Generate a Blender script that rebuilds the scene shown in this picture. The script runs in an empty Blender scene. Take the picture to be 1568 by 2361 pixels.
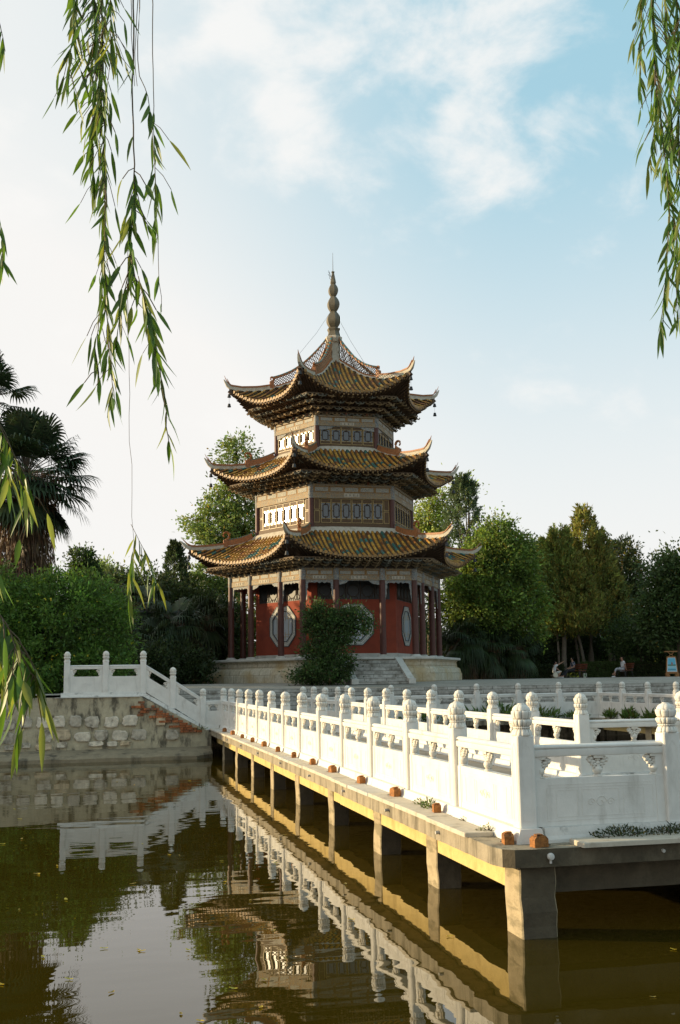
import bpy, math, random
import numpy as np
from mathutils import Vector, Matrix
R = math.radians
rng = np.random.default_rng(7)
random.seed(7)
scene = bpy.context.scene
col = scene.collection

# ------------------------------------------------------------------ camera
YAW, PITCH, ROLL = R(13.1), math.atan(380.4 / 2450), math.atan(.0141)
cam_d = bpy.data.cameras.new('camera')
cam = bpy.data.objects.new('camera', cam_d)
col.objects.link(cam)
fw = Vector((math.sin(YAW) * math.cos(PITCH), math.cos(YAW) * math.cos(PITCH), math.sin(PITCH)))
r0 = Vector((math.cos(YAW), -math.sin(YAW), 0)); u0 = r0.cross(fw)
cr, sr = math.cos(ROLL), math.sin(ROLL)
rv = cr * r0 - sr * u0; uv = sr * r0 + cr * u0
cam.matrix_world = Matrix(((rv.x, uv.x, -fw.x, 0), (rv.y, uv.y, -fw.y, 0), (rv.z, uv.z, -fw.z, 2.8), (0, 0, 0, 1)))
cam_d.sensor_fit = 'HORIZONTAL'; cam_d.sensor_width = 24.0; cam_d.lens = 24 * 2450 / 1568
cam_d.clip_start = 0.05; cam_d.clip_end = 2000
scene.camera = cam

def at(x, y, dep):
    """survey helper: a point of the photograph (1568 px wide) at a given distance from the camera, in metres"""
    d = fw + rv * ((x - 784) / 2450) + uv * ((1180.5 - y) / 2450)
    hf = Vector((math.sin(YAW), math.cos(YAW), 0))
    return Vector((0, 0, 2.8)) + d * (dep / d.dot(hf))

# ------------------------------------------------------------------ sun, sky, exposure
SUN_EL = R(10.0)
sdir = Vector((-.94, .342, 0)).normalized() * math.cos(SUN_EL); sdir.z = math.sin(SUN_EL)
sun_d = bpy.data.lights.new('sun', 'SUN'); sun = bpy.data.objects.new('sun', sun_d); col.objects.link(sun)
sun_d.energy = 4.9; sun_d.angle = R(.5); sun_d.color = (1, .78, .46)
sun.rotation_euler = sdir.to_track_quat('Z', 'Y').to_euler()
sun.location = (-40, 20, 20)

CLOUD_AT = (0.3, .9, .15)
world = bpy.data.worlds.new('World'); scene.world = world; world.use_nodes = True
nt = world.node_tree; nt.nodes.clear()
def N(tree, t, **k):
    n = tree.nodes.new(t)
    for a, b in k.items(): setattr(n, a, b)
    return n
wo = N(nt, 'ShaderNodeOutputWorld'); bg = N(nt, 'ShaderNodeBackground')
sky = N(nt, 'ShaderNodeTexSky', sky_type='NISHITA', sun_disc=False)
sky.sun_elevation = SUN_EL; sky.sun_rotation = math.atan2(sdir.x, sdir.y)
sky.air_density = 1.0; sky.dust_density = 1.6; sky.ozone_density = 1.5
bg.inputs['Strength'].default_value = 0.12
tc = N(nt, 'ShaderNodeTexCoord')
sep = N(nt, 'ShaderNodeSeparateXYZ'); nt.links.new(tc.outputs['Generated'], sep.inputs[0])
def math_n(tree, op, a, b=None, clamp=False):
    m = N(tree, 'ShaderNodeMath', operation=op); m.use_clamp = clamp
    for i, v in enumerate((a, b)):
        if v is None: continue
        if isinstance(v, (int, float)): m.inputs[i].default_value = v
        else: tree.links.new(v, m.inputs[i])
    return m.outputs[0]
zz = math_n(nt, 'MAXIMUM', sep.outputs['Z'], 0.0)
mp = N(nt, 'ShaderNodeMapping'); nt.links.new(tc.outputs['Generated'], mp.inputs[0])
mp.inputs['Location'].default_value = CLOUD_AT; mp.inputs['Scale'].default_value = (1, 1, 1.45)
n1 = N(nt, 'ShaderNodeTexNoise'); n1.inputs['Scale'].default_value = 8.5; n1.inputs['Detail'].default_value = 10; n1.inputs['Roughness'].default_value = .58
n1.inputs['Distortion'].default_value = .2
nt.links.new(mp.outputs[0], n1.inputs['Vector'])
n2 = N(nt, 'ShaderNodeTexNoise'); n2.inputs['Scale'].default_value = 1.9; n2.inputs['Detail'].default_value = 3
nt.links.new(mp.outputs[0], n2.inputs['Vector'])
sunside = N(nt, 'ShaderNodeVectorMath', operation='DOT_PRODUCT'); nt.links.new(tc.outputs['Generated'], sunside.inputs[0]); sunside.inputs[1].default_value = (-.94, .342, 0)
def ramp(v, a, b, c, d, smooth=True):
    r_ = N(nt, 'ShaderNodeMapRange'); r_.interpolation_type = 'SMOOTHSTEP' if smooth else 'LINEAR'
    for k, x in zip(('From Min', 'From Max', 'To Min', 'To Max'), (a, b, c, d)): r_.inputs[k].default_value = x
    nt.links.new(v, r_.inputs[0]); return r_.outputs[0]
def mixrgb(f_, a, b):
    m_ = N(nt, 'ShaderNodeMix', data_type='RGBA')
    for k, v in (('Factor', f_), ('A', a), ('B', b)):
        if isinstance(v, float): m_.inputs[k].default_value = v
        elif isinstance(v, tuple): m_.inputs[k].default_value = (*v, 1)
        else: nt.links.new(v, m_.inputs[k])
    return m_.outputs['Result']
# haze: blue high up, pale low down and towards the sun's side; then soft puffs of cloud in banks
dotv = sunside.outputs['Value']
hcol = mixrgb(ramp(zz, .10, .58, 0, 1), (3.45, 4.5, 4.95), (2.25, 3.8, 4.5))
c1 = mixrgb(.86, sky.outputs[0], hcol)
lowv = math_n(nt, 'ADD', ramp(zz, .03, .50, .97, .0), ramp(dotv, -.08, .40, 0, .85), True)
c2 = mixrgb(lowv, c1, (5.15, 5.08, 4.95))
def bank(x, y, a, b, amp):
    d = (at(x, y, 100) - Vector((0, 0, 2.8))).normalized()
    v = N(nt, 'ShaderNodeVectorMath', operation='DOT_PRODUCT'); nt.links.new(tc.outputs['Generated'], v.inputs[0]); v.inputs[1].default_value = tuple(d)
    return ramp(v.outputs['Value'], a, b, 0, amp)
cov = math_n(nt, 'ADD', math_n(nt, 'MULTIPLY', math_n(nt, 'SUBTRACT', n2.outputs[0], .5), .25), math_n(nt, 'MULTIPLY', math_n(nt, 'SUBTRACT', n1.outputs[0], .5), 1.5))
for k in ((930, 60, .978, .9985, .16), (1130, 350, .9975, .9997, .22), (620, 330, .9978, .9998, .20), (1350, 262, .9985, .9999, .18), (1010, 590, .998, .9998, .12), (420, 120, .985, .999, .10)): cov = math_n(nt, 'ADD', cov, bank(*k))
cl = ramp(cov, .04, .46, 0, .84)
side = ramp(dotv, .40, 1.0, 5.35, 9.0, False)
cc_ = N(nt, 'ShaderNodeCombineXYZ')
nt.links.new(side, cc_.inputs[0]); nt.links.new(math_n(nt, 'MULTIPLY', side, .985), cc_.inputs[1]); nt.links.new(math_n(nt, 'MULTIPLY', side, .96), cc_.inputs[2])
c3 = mixrgb(cl, c2, cc_.outputs[0])
glow = ramp(dotv, .5, 1.0, 0, .7)
c3 = mixrgb(glow, c3, (8.5, 8.1, 7.4))
nt.links.new(c3, bg.inputs['Color']); nt.links.new(bg.outputs[0], wo.inputs[0])
scene.view_settings.view_transform = 'Standard'; scene.view_settings.look = 'None'
scene.view_settings.exposure = 0.6; scene.view_settings.gamma = 1.0

# ------------------------------------------------------------------ materials
MATS = {}
def mat(name, base=(.5, .5, .5), rough=.8, var=.0, vscale=4., stain=None, sscale=1.2, samt=.5, bump=0., bscale=20., spec=.4, vcol=False, metal=0., streak=None, stretch=(1, 1, 1), lo=.5, hi=.72):
    m = bpy.data.materials.new(name); m.use_nodes = True; t = m.node_tree
    b = t.nodes['Principled BSDF']
    b.inputs['Roughness'].default_value = rough; b.inputs['Specular IOR Level'].default_value = spec; b.inputs['Metallic'].default_value = metal
    co = N(t, 'ShaderNodeTexCoord').outputs['Object']
    geo = N(t, 'ShaderNodeNewGeometry').outputs['Position']
    if vcol:
        c = N(t, 'ShaderNodeAttribute', attribute_name='Col').outputs['Color']
    else:
        rgb = N(t, 'ShaderNodeRGB'); rgb.outputs[0].default_value = (*base, 1); c = rgb.outputs[0]
    if var:
        no = N(t, 'ShaderNodeTexNoise'); no.inputs['Scale'].default_value = vscale; no.inputs['Detail'].default_value = 6; no.inputs['Roughness'].default_value = .65
        t.links.new(geo, no.inputs['Vector'])
        mr = N(t, 'ShaderNodeMapRange'); mr.inputs['From Min'].default_value = .25; mr.inputs['From Max'].default_value = .75
        mr.inputs['To Min'].default_value = 1 - var; mr.inputs['To Max'].default_value = 1 + var * .6
        t.links.new(no.outputs[0], mr.inputs[0])
        mu = N(t, 'ShaderNodeMix', data_type='RGBA', blend_type='MULTIPLY'); mu.inputs['Factor'].default_value = 1
        t.links.new(c, mu.inputs['A']); t.links.new(mr.outputs[0], mu.inputs['B']); c = mu.outputs['Result']
    if stain:
        ma = N(t, 'ShaderNodeMapping'); ma.inputs['Scale'].default_value = stretch; t.links.new(geo, ma.inputs[0])
        no = N(t, 'ShaderNodeTexNoise'); no.inputs['Scale'].default_value = sscale; no.inputs['Detail'].default_value = 8; no.inputs['Roughness'].default_value = .62
        t.links.new(ma.outputs[0], no.inputs['Vector'])
        mr = N(t, 'ShaderNodeMapRange'); mr.interpolation_type = 'SMOOTHSTEP'; mr.inputs['From Min'].default_value = lo; mr.inputs['From Max'].default_value = hi
        mr.inputs['To Max'].default_value = samt
        t.links.new(no.outputs[0], mr.inputs[0])
        mi = N(t, 'ShaderNodeMix', data_type='RGBA'); t.links.new(mr.outputs[0], mi.inputs['Factor']); t.links.new(c, mi.inputs['A']); mi.inputs['B'].default_value = (*stain, 1); c = mi.outputs['Result']
    t.links.new(c, b.inputs['Base Color'])
    if bump:
        no = N(t, 'ShaderNodeTexNoise'); no.inputs['Scale'].default_value = bscale; no.inputs['Detail'].default_value = 8; no.inputs['Roughness'].default_value = .6
        t.links.new(geo, no.inputs['Vector'])
        bu = N(t, 'ShaderNodeBump'); bu.inputs['Strength'].default_value = bump; bu.inputs['Distance'].default_value = .02
        t.links.new(no.outputs[0], bu.inputs['Height']); t.links.new(bu.outputs[0], b.inputs['Normal'])
    MATS[name] = m
    return m

def brick_mat(name, c1, c2, mortar, bw, bh, msize, rough=.85, stain=None, samt=.6, sscale=1.0, vertical=True, bump=.4, off=.5):
    """coursed stone / paving: brick texture laid in the wall's own plane (a = along, z = up) or flat (x, y)"""
    m = mat(name, c1, rough, 0, stain=None)
    t = m.node_tree; b = t.nodes['Principled BSDF']
    for n in list(t.nodes):
        if n.type not in ('BSDF_PRINCIPLED', 'OUTPUT_MATERIAL'): t.nodes.remove(n)
    g = N(t, 'ShaderNodeNewGeometry'); uvn = N(t, 'ShaderNodeAttribute', attribute_name='UVc')
    br = N(t, 'ShaderNodeTexBrick'); br.offset = off
    br.inputs['Color1'].default_value = (*c1, 1); br.inputs['Color2'].default_value = (*c2, 1); br.inputs['Mortar'].default_value = (*mortar, 1)
    br.inputs['Scale'].default_value = 1; br.inputs['Brick Width'].default_value = bw; br.inputs['Row Height'].default_value = bh; br.inputs['Mortar Size'].default_value = msize
    br.inputs['Mortar Smooth'].default_value = .2
    t.links.new(uvn.outputs['Vector'] if vertical else g.outputs['Position'], br.inputs['Vector'])
    no = N(t, 'ShaderNodeTexNoise'); no.inputs['Scale'].default_value = 7; no.inputs['Detail'].default_value = 8
    t.links.new(g.outputs['Position'], no.inputs['Vector'])
    mr = N(t, 'ShaderNodeMapRange'); mr.inputs['From Min'].default_value = .3; mr.inputs['From Max'].default_value = .7; mr.inputs['To Min'].default_value = .72; mr.inputs['To Max'].default_value = 1.12
    t.links.new(no.outputs[0], mr.inputs[0])
    mu = N(t, 'ShaderNodeMix', data_type='RGBA', blend_type='MULTIPLY'); mu.inputs['Factor'].default_value = 1
    t.links.new(br.outputs['Color'], mu.inputs['A']); t.links.new(mr.outputs[0], mu.inputs['B']); c = mu.outputs['Result']
    if stain:
        n3 = N(t, 'ShaderNodeTexNoise'); n3.inputs['Scale'].default_value = sscale; n3.inputs['Detail'].default_value = 7
        t.links.new(g.outputs['Position'], n3.inputs['Vector'])
        m3 = N(t, 'ShaderNodeMapRange'); m3.inputs['From Min'].default_value = .47; m3.inputs['From Max'].default_value = .68; m3.inputs['To Max'].default_value = samt
        t.links.new(n3.outputs[0], m3.inputs[0])
        mi = N(t, 'ShaderNodeMix', data_type='RGBA'); t.links.new(m3.outputs[0], mi.inputs['Factor']); t.links.new(c, mi.inputs['A']); mi.inputs['B'].default_value = (*stain, 1); c = mi.outputs['Result']
    t.links.new(c, b.inputs['Base Color'])
    bu = N(t, 'ShaderNodeBump'); bu.inputs['Strength'].default_value = bump; bu.inputs['Distance'].default_value = .02
    hh = math_n(t, 'SUBTRACT', math_n(t, 'MULTIPLY', no.outputs[0], .6), br.outputs['Fac'])
    t.links.new(hh, bu.inputs['Height']); t.links.new(bu.outputs[0], b.inputs['Normal'])
    return m

def leaf_mat(name, trans=.35, rough=.55, spec=.3):
    m = bpy.data.materials.new(name); m.use_nodes = True; t = m.node_tree; t.nodes.clear()
    o = N(t, 'ShaderNodeOutputMaterial'); b = N(t, 'ShaderNodeBsdfPrincipled'); b.inputs['Roughness'].default_value = rough; b.inputs['Specular IOR Level'].default_value = spec
    tr = N(t, 'ShaderNodeBsdfTranslucent'); mx = N(t, 'ShaderNodeMixShader'); mx.inputs[0].default_value = trans
    a = N(t, 'ShaderNodeAttribute', attribute_name='Col')
    hs = N(t, 'ShaderNodeHueSaturation'); hs.inputs['Hue'].default_value = .48; hs.inputs['Saturation'].default_value = 1.1; hs.inputs['Value'].default_value = 1.5
    t.links.new(a.outputs['Color'], b.inputs['Base Color']); t.links.new(a.outputs['Color'], hs.inputs['Color']); t.links.new(hs.outputs[0], tr.inputs['Color'])
    t.links.new(b.outputs[0], mx.inputs[1]); t.links.new(tr.outputs[0], mx.inputs[2]); t.links.new(mx.outputs[0], o.inputs[0])
    MATS[name] = m; return m

mat('marble', (.68, .66, .61), .62, .12, 3, stain=(.30, .275, .225), sscale=2.6, samt=.5, bump=.2, bscale=60, lo=.52, hi=.78, stretch=(1.6, 1.6, .45))
mat('marble_carved', (.68, .65, .58), .65, .16, 9, stain=(.22, .17, .10), sscale=7, samt=.6, bump=.3, bscale=45, lo=.55, hi=.75)
def darken_creases(name, crease_col, lo, hi):
    """mixes a darker brown into the concave parts of the carving"""
    t = MATS[name].node_tree; b = t.nodes['Principled BSDF']; src = b.inputs['Base Color'].links[0].from_socket
    g = N(t, 'ShaderNodeNewGeometry'); r_ = N(t, 'ShaderNodeMapRange'); r_.inputs['From Min'].default_value = lo; r_.inputs['From Max'].default_value = hi; r_.inputs['To Min'].default_value = .85; r_.inputs['To Max'].default_value = 0
    t.links.new(g.outputs['Pointiness'], r_.inputs[0]); m_ = N(t, 'ShaderNodeMix', data_type='RGBA'); t.links.new(r_.outputs[0], m_.inputs['Factor']); t.links.new(src, m_.inputs['A']); m_.inputs['B'].default_value = (*crease_col, 1); t.links.new(m_.outputs['Result'], b.inputs['Base Color'])
darken_creases('marble_carved', (.13, .09, .05), .455, .503)
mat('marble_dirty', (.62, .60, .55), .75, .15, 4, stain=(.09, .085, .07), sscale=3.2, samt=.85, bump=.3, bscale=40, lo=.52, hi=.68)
mat('concrete', (.30, .255, .18), .9, .25, 5, stain=(.10, .085, .055), sscale=2.2, samt=.85, bump=.5, bscale=30, stretch=(2.2, 2.2, .35), lo=.45, hi=.66)
mat('concrete_pale', (.58, .43, .17), .9, .2, 6, stain=(.33, .23, .08), sscale=3, samt=.6, bump=.4, bscale=30, stretch=(1, 1, .5))
mat('pier_concrete', (.36, .29, .18), .9, .25, 5, stain=(.17, .14, .08), sscale=2.5, samt=.8, bump=.6, bscale=18, stretch=(.6, .6, 2.5), lo=.48, hi=.62)
mat('shaded_concrete', (.085, .068, .042), .9, .35, 6, stain=(.18, .15, .10), sscale=3, samt=.5, bump=.6, bscale=18, stretch=(1, 1, .5), lo=.5, hi=.75)  # weathered concrete with the shade of the unlit faces put into its colour
mat('carved_wood', (.12, .068, .03), .65, .4, 14, stain=(.045, .026, .014), sscale=14, samt=.7, bump=.6, bscale=30)
mat('deck', (.33, .29, .23), .9, .25, 3, stain=(.16, .14, .10), sscale=1.2, samt=.6, bump=.3, bscale=30)
mat('rust', (.33, .13, .03), .8, .55, 16, stain=(.05, .024, .012), sscale=11, samt=.9, bump=1., bscale=30)
mat('red_wall', (.25, .045, .020), .85, .18, 2.2, stain=(.12, .024, .013), sscale=.9, samt=.7, bump=.25, bscale=50)
mat('red_column', (.085, .027, .019), .5, .25, 5, stain=(.34, .26, .2), sscale=6, samt=.8, bump=.25, bscale=30, stretch=(1, 1, .35), lo=.68, hi=.75)
mat('stone_grey', (.50, .48, .43), .85, .2, 4, stain=(.2, .18, .13), sscale=2, samt=.6, bump=.4, bscale=30)
mat('window_white', (.70, .68, .61), .8, .1, 5)
mat('plaster_white', (.50, .45, .36), .85, .18, 5, stain=(.26, .21, .14), sscale=4, samt=.7, bump=.2, bscale=40)
mat('tile', rough=.5, vcol=True, var=.4, vscale=6, stain=(.09, .05, .02), sscale=5, samt=.55, bump=.25, bscale=25, spec=.3)
mat('pan_tile', (.11, .066, .028), .75, .4, 9, stain=(.20, .135, .07), sscale=8, samt=.6)
mat('timber', vcol=True, rough=.75, var=.35, vscale=8, bump=.2)
mat('ridge_orange', (.34, .13, .04), .5, .35, 10, stain=(.10, .045, .02), sscale=12, samt=.75, bump=.8, bscale=26)
mat('bronze', (.14, .115, .072), .55, .3, 5, stain=(.20, .165, .11), sscale=4, samt=.6)
mat('dark_metal', (.03, .03, .03), .5)
mat('wood_dark', (.055, .034, .02), .6, .3, 9)
mat('gilt', (.40, .27, .10), .45, .25, 12)
mat('slate', (.07, .075, .08), .7, .2, 8)
mat('bark', (.10, .075, .05), .95, .35, 6, bump=.8, bscale=14)
mat('pale_bark', (.20, .165, .125), .95, .35, 6, bump=.8, bscale=14)
mat('thatch', (.12, .085, .05), .95, .5, 8, bump=1, bscale=20, stretch=(1, 1, .1))
mat('mortar', (.42, .365, .25), .95, .3, 3, stain=(.07, .06, .042), sscale=2.3, samt=.9, bump=.9, bscale=14, stretch=(1.2, 1, .45), lo=.48, hi=.64)
mat('wall_ledge', (.24, .195, .125), .95, .3, 3, stain=(.045, .04, .03), sscale=2, samt=.9, bump=.8, bscale=14, stretch=(1, 1, .4))
mat('rubble', vcol=True, rough=.9, var=.45, vscale=6, stain=(.10, .085, .06), sscale=2.6, samt=.75, bump=1., bscale=13, lo=.5, hi=.68)
mat('soil', (.05, .045, .025), .95, .3, 2)
mat('lawn', (.075, .10, .025), .95, .4, .8)
mat('cloth', vcol=True, rough=.85, var=.12, vscale=20)
mat('paint', vcol=True, rough=.6, var=.12, vscale=20)
mat('white_plastic', (.55, .54, .50), .5)
leaf_mat('leaf'); leaf_mat('willow_leaf', .42, .42, .4); leaf_mat('needle', .3, .7, .2); leaf_mat('frond', .18, .5, .3)
brick_mat('plaza_stone', (.34, .31, .26), (.29, .265, .22), (.15, .13, .1), 1.2, .6, .012, stain=(.20, .18, .14), samt=.6, sscale=.35, vertical=False, bump=.2)
brick_mat('plinth_stone', (.52, .47, .36), (.46, .40, .29), (.2, .16, .1), .85, .40, .014, stain=(.36, .24, .09), samt=.65, sscale=.9)
brick_mat('step_stone', (.42, .40, .36), (.35, .33, .29), (.10, .09, .07), 1.1, .18, .012, stain=(.10, .085, .06), samt=.75, sscale=2.2, bump=.5)

def painted_mat(name, a, b, c, d, sc):
    """painted beam ornament: scrolls of four colours"""
    m = bpy.data.materials.new(name); m.use_nodes = True; t = m.node_tree; p = t.nodes['Principled BSDF']; p.inputs['Roughness'].default_value = .7
    g = N(t, 'ShaderNodeNewGeometry').outputs['Position']
    no = N(t, 'ShaderNodeTexNoise'); no.inputs['Scale'].default_value = sc; no.inputs['Detail'].default_value = 2; no.inputs['Distortion'].default_value = 2.2
    t.links.new(g, no.inputs['Vector'])
    rp = N(t, 'ShaderNodeValToRGB'); rp.color_ramp.interpolation = 'CONSTANT'
    e = rp.color_ramp.elements; e[0].position = 0; e[0].color = (*a, 1); e[1].position = .42; e[1].color = (*b, 1)
    x = e.new(.52); x.color = (*c, 1); x = e.new(.60); x.color = (*d, 1)
    t.links.new(no.outputs[0], rp.inputs[0]); t.links.new(rp.outputs[0], p.inputs['Base Color'])
    MATS[name] = m
painted_mat('painted_blue', (.07, .11, .15), (.34, .32, .27), (.17, .22, .26), (.28, .15, .06), 9)
painted_mat('painted_panel', (.30, .30, .27), (.42, .39, .31), (.15, .19, .21), (.38, .30, .19), 9)
painted_mat('painted_mix', (.27, .14, .045), (.34, .26, .15), (.11, .14, .16), (.40, .29, .14), 9)
painted_mat('painted_ochre', (.26, .14, .04), (.33, .20, .07), (.16, .07, .028), (.36, .25, .12), 9)

def glass_mat(name, base, rough, spec=.5, ior=1.5):
    m = bpy.data.materials.new(name); m.use_nodes = True; p = m.node_tree.nodes['Principled BSDF']
    p.inputs['Base Color'].default_value = (*base, 1); p.inputs['Roughness'].default_value = rough; p.inputs['IOR'].default_value = ior; p.inputs['Specular IOR Level'].default_value = spec
    MATS[name] = m
glass_mat('window_glass', (.07, .085, .095), .16, .5, 1.6)
glass_mat('painted_glass', (.42, .46, .50), .18, .6, 1.5)
# pond water
m = bpy.data.materials.new('pond_water'); m.use_nodes = True; t = m.node_tree; p = t.nodes['Principled BSDF']; MATS['pond_water'] = m
p.inputs['Base Color'].default_value = (.036, .0255, .0022, 1); p.inputs['Roughness'].default_value = .012; p.inputs['IOR'].default_value = 1.5; p.inputs['Specular IOR Level'].default_value = .5
g = N(t, 'ShaderNodeNewGeometry').outputs['Position']
ma = N(t, 'ShaderNodeMapping'); ma.inputs['Rotation'].default_value = (0, 0, R(-10)); ma.inputs['Scale'].default_value = (.38, 1.0, 1); t.links.new(g, ma.inputs[0])
na = N(t, 'ShaderNodeTexNoise'); na.inputs['Scale'].default_value = 1.25; na.inputs['Detail'].default_value = 2.0; na.inputs['Roughness'].default_value = .42; na.inputs['Distortion'].default_value = .15
t.links.new(ma.outputs[0], na.inputs['Vector'])
nb = N(t, 'ShaderNodeTexNoise'); nb.inputs['Scale'].default_value = 5.5; nb.inputs['Detail'].default_value = 1.5; t.links.new(ma.outputs[0], nb.inputs['Vector'])
hh = math_n(t, 'ADD', na.outputs[0], math_n(t, 'MULTIPLY', nb.outputs[0], .07))
bu = N(t, 'ShaderNodeBump'); bu.inputs['Strength'].default_value = 1.0; bu.inputs['Distance'].default_value = .0055
t.links.new(hh, bu.inputs['Height']); t.links.new(bu.outputs[0], p.inputs['Normal'])

# ------------------------------------------------------------------ mesh helpers
class MB:
    """collects shapes, then becomes ONE mesh object"""
    def __init__(s): s.v = []; s.f = []; s.c = []; s.mi = []; s.M = Matrix.Identity(4); s.col = (1, 1, 1); s.m = 0; s.uv = []
    def add(s, vs, fs, cols=None, uvs=None):
        o = len(s.v); M = s.M
        s.v += [tuple(M @ Vector(p)) for p in vs]
        for i, f in enumerate(fs):
            s.f.append(tuple(o + k for k in f)); s.c.append(cols[i] if cols else s.col); s.mi.append(s.m)
    def box(s, x0, x1, y0, y1, z0, z1):
        s.add([(x0, y0, z0), (x1, y0, z0), (x1, y1, z0), (x0, y1, z0), (x0, y0, z1), (x1, y0, z1), (x1, y1, z1), (x0, y1, z1)],
              [(0, 3, 2, 1), (4, 5, 6, 7), (0, 1, 5, 4), (1, 2, 6, 5), (2, 3, 7, 6), (3, 0, 4, 7)])
    def cbox(s, x0, x1, y0, y1, z0, z1, b=.01):
        """box with chamfered vertical and top edges"""
        def ring(i, z): return [(x0 + i + b, y0 + i, z), (x1 - i - b, y0 + i, z), (x1 - i, y0 + i + b, z), (x1 - i, y1 - i - b, z), (x1 - i - b, y1 - i, z), (x0 + i + b, y1 - i, z), (x0 + i, y1 - i - b, z), (x0 + i, y0 + i + b, z)]
        s.loft([ring(0, z0), ring(0, z1 - b), ring(b, z1)])
    def loft(s, rings, cap=True, closed=True, cols=None):
        n = len(rings[0]); vs = [p for r in rings for p in r]; fs = []
        for i in range(len(rings) - 1):
            for j in range(n if closed else n - 1):
                k = (j + 1) % n
                fs.append((i * n + j, i * n + k, (i + 1) * n + k, (i + 1) * n + j))
        if cap: fs.append(tuple(range(n))[::-1]); fs.append(tuple((len(rings) - 1) * n + j for j in range(n)))
        s.add(vs, fs, cols)
    def lathe(s, prof, seg=16, mod=None, c=(0, 0, 0), cap=True, ph=0.):
        s.loft([[(c[0] + (r * (mod(i, j / seg) if mod else 1)) * math.cos(2 * math.pi * j / seg + ph), c[1] + (r * (mod(i, j / seg) if mod else 1)) * math.sin(2 * math.pi * j / seg + ph), c[2] + z) for j in range(seg)] for i, (r, z) in enumerate(prof)], cap)
    def tube(s, pts, rad, seg=6, cap=True, up=None):
        pts = [Vector(p) for p in pts]; rings = []
        rad = rad if hasattr(rad, '__len__') else [rad] * len(pts)
        ref = Vector((0, 0, 1)) if up is None else Vector(up)
        for i, p in enumerate(pts):
            d = (pts[min(i + 1, len(pts) - 1)] - pts[max(i - 1, 0)]).normalized()
            a = d.cross(ref)
            if a.length < .05: a = d.cross(Vector((1, .3, 0)))
            a.normalize(); b = a.cross(d)
            rings.append([p + (a * math.cos(2 * math.pi * j / seg) + b * math.sin(2 * math.pi * j / seg)) * rad[i] for j in range(seg)])
        s.loft(rings, cap)
    def sweep(s, pts, prof, up=(0, 0, 1), cap=True):
        """profile (across, up) swept along a path"""
        pts = [Vector(p) for p in pts]; rings = []; up = Vector(up)
        for i, p in enumerate(pts):
            d = (pts[min(i + 1, len(pts) - 1)] - pts[max(i - 1, 0)]).normalized()
            a = d.cross(up).normalized(); b = a.cross(d)
            pr = prof(i) if callable(prof) else prof
            rings.append([p + a * x + b * y for x, y in pr])
        s.loft(rings, cap)
    def prism(s, poly, z0, z1): s.loft([[(x, y, z0) for x, y in poly], [(x, y, z1) for x, y in poly]])
    def build(s, name, mats, parent=None, smooth=False, angle=None):
        me = bpy.data.meshes.new(name); me.from_pydata(s.v, [], s.f)
        mats = mats if isinstance(mats, (list, tuple)) else [mats]
        for k in mats: me.materials.append(MATS[k])
        me.polygons.foreach_set('material_index', s.mi)
        at_ = me.attributes.new('Col', 'FLOAT_COLOR', 'CORNER')
        cc = np.array(s.c, dtype=np.float32)
        tot = np.zeros(len(me.polygons), dtype=np.int32); me.polygons.foreach_get('loop_total', tot)
        cc = np.repeat(cc, tot, axis=0); cc = np.hstack([cc, np.ones((len(cc), 1), np.float32)])
        at_.data.foreach_set('color', cc.ravel())
        if any(k in ('plinth_stone', 'step_stone') for k in mats):
            ua = me.attributes.new('UVc', 'FLOAT_VECTOR', 'CORNER'); out = []
            for pl in me.polygons:
                n = pl.normal; tx = Vector((-n.y, n.x, 0)); tx = tx.normalized() if tx.length > .05 else Vector((1, 0, 0))
                for vi in pl.vertices:
                    p = me.vertices[vi].co
                    out += [p.dot(tx), p.z if abs(n.z) < .9 else p.y, 0]
            ua.data.foreach_set('vector', out)
        if smooth:
            me.polygons.foreach_set('use_smooth', [True] * len(me.polygons))
            if angle: me.set_sharp_from_angle(angle=R(angle))
        me.update()
        return link(name, me, parent)

def link(name, me, parent=None):
    o = bpy.data.objects.new(name, me); col.objects.link(o)
    if parent is not None: o.parent = parent
    return o
def tag(o, label=None, cat=None, group=None, kind=None):
    for k, v in (('label', label), ('category', cat), ('group', group), ('kind', kind)):
        if v: o[k] = v
    return o
def empty(name, loc=(0, 0, 0), rz=0):
    o = bpy.data.objects.new(name, None); col.objects.link(o); o.location = loc; o.rotation_euler = (0, 0, rz); o.empty_display_size = .2
    return o
def copy_of(o, parent, loc=None):
    c = o.copy(); col.objects.link(c); c.parent = parent
    if loc is not None: c.location = loc
    return c
def fast_mesh(name, V, Fn, cols, matn, parent=None):
    """V (n,3), Fn faces of 4 (m,4), cols (m,3): a mesh from arrays"""
    me = bpy.data.meshes.new(name); m = len(Fn); k = Fn.shape[1]
    me.vertices.add(len(V)); me.vertices.foreach_set('co', V.astype(np.float32).ravel())
    me.loops.add(m * k); me.loops.foreach_set('vertex_index', Fn.astype(np.int32).ravel())
    me.polygons.add(m); me.polygons.foreach_set('loop_start', np.arange(0, m * k, k, dtype=np.int32))
    me.materials.append(MATS[matn])
    a = me.attributes.new('Col', 'FLOAT_COLOR', 'CORNER')
    cc = np.repeat(np.hstack([cols, np.ones((m, 1))]), k, axis=0).astype(np.float32); a.data.foreach_set('color', cc.ravel())
    me.update(calc_edges=True); me.validate()
    return link(name, me, parent)
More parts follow.
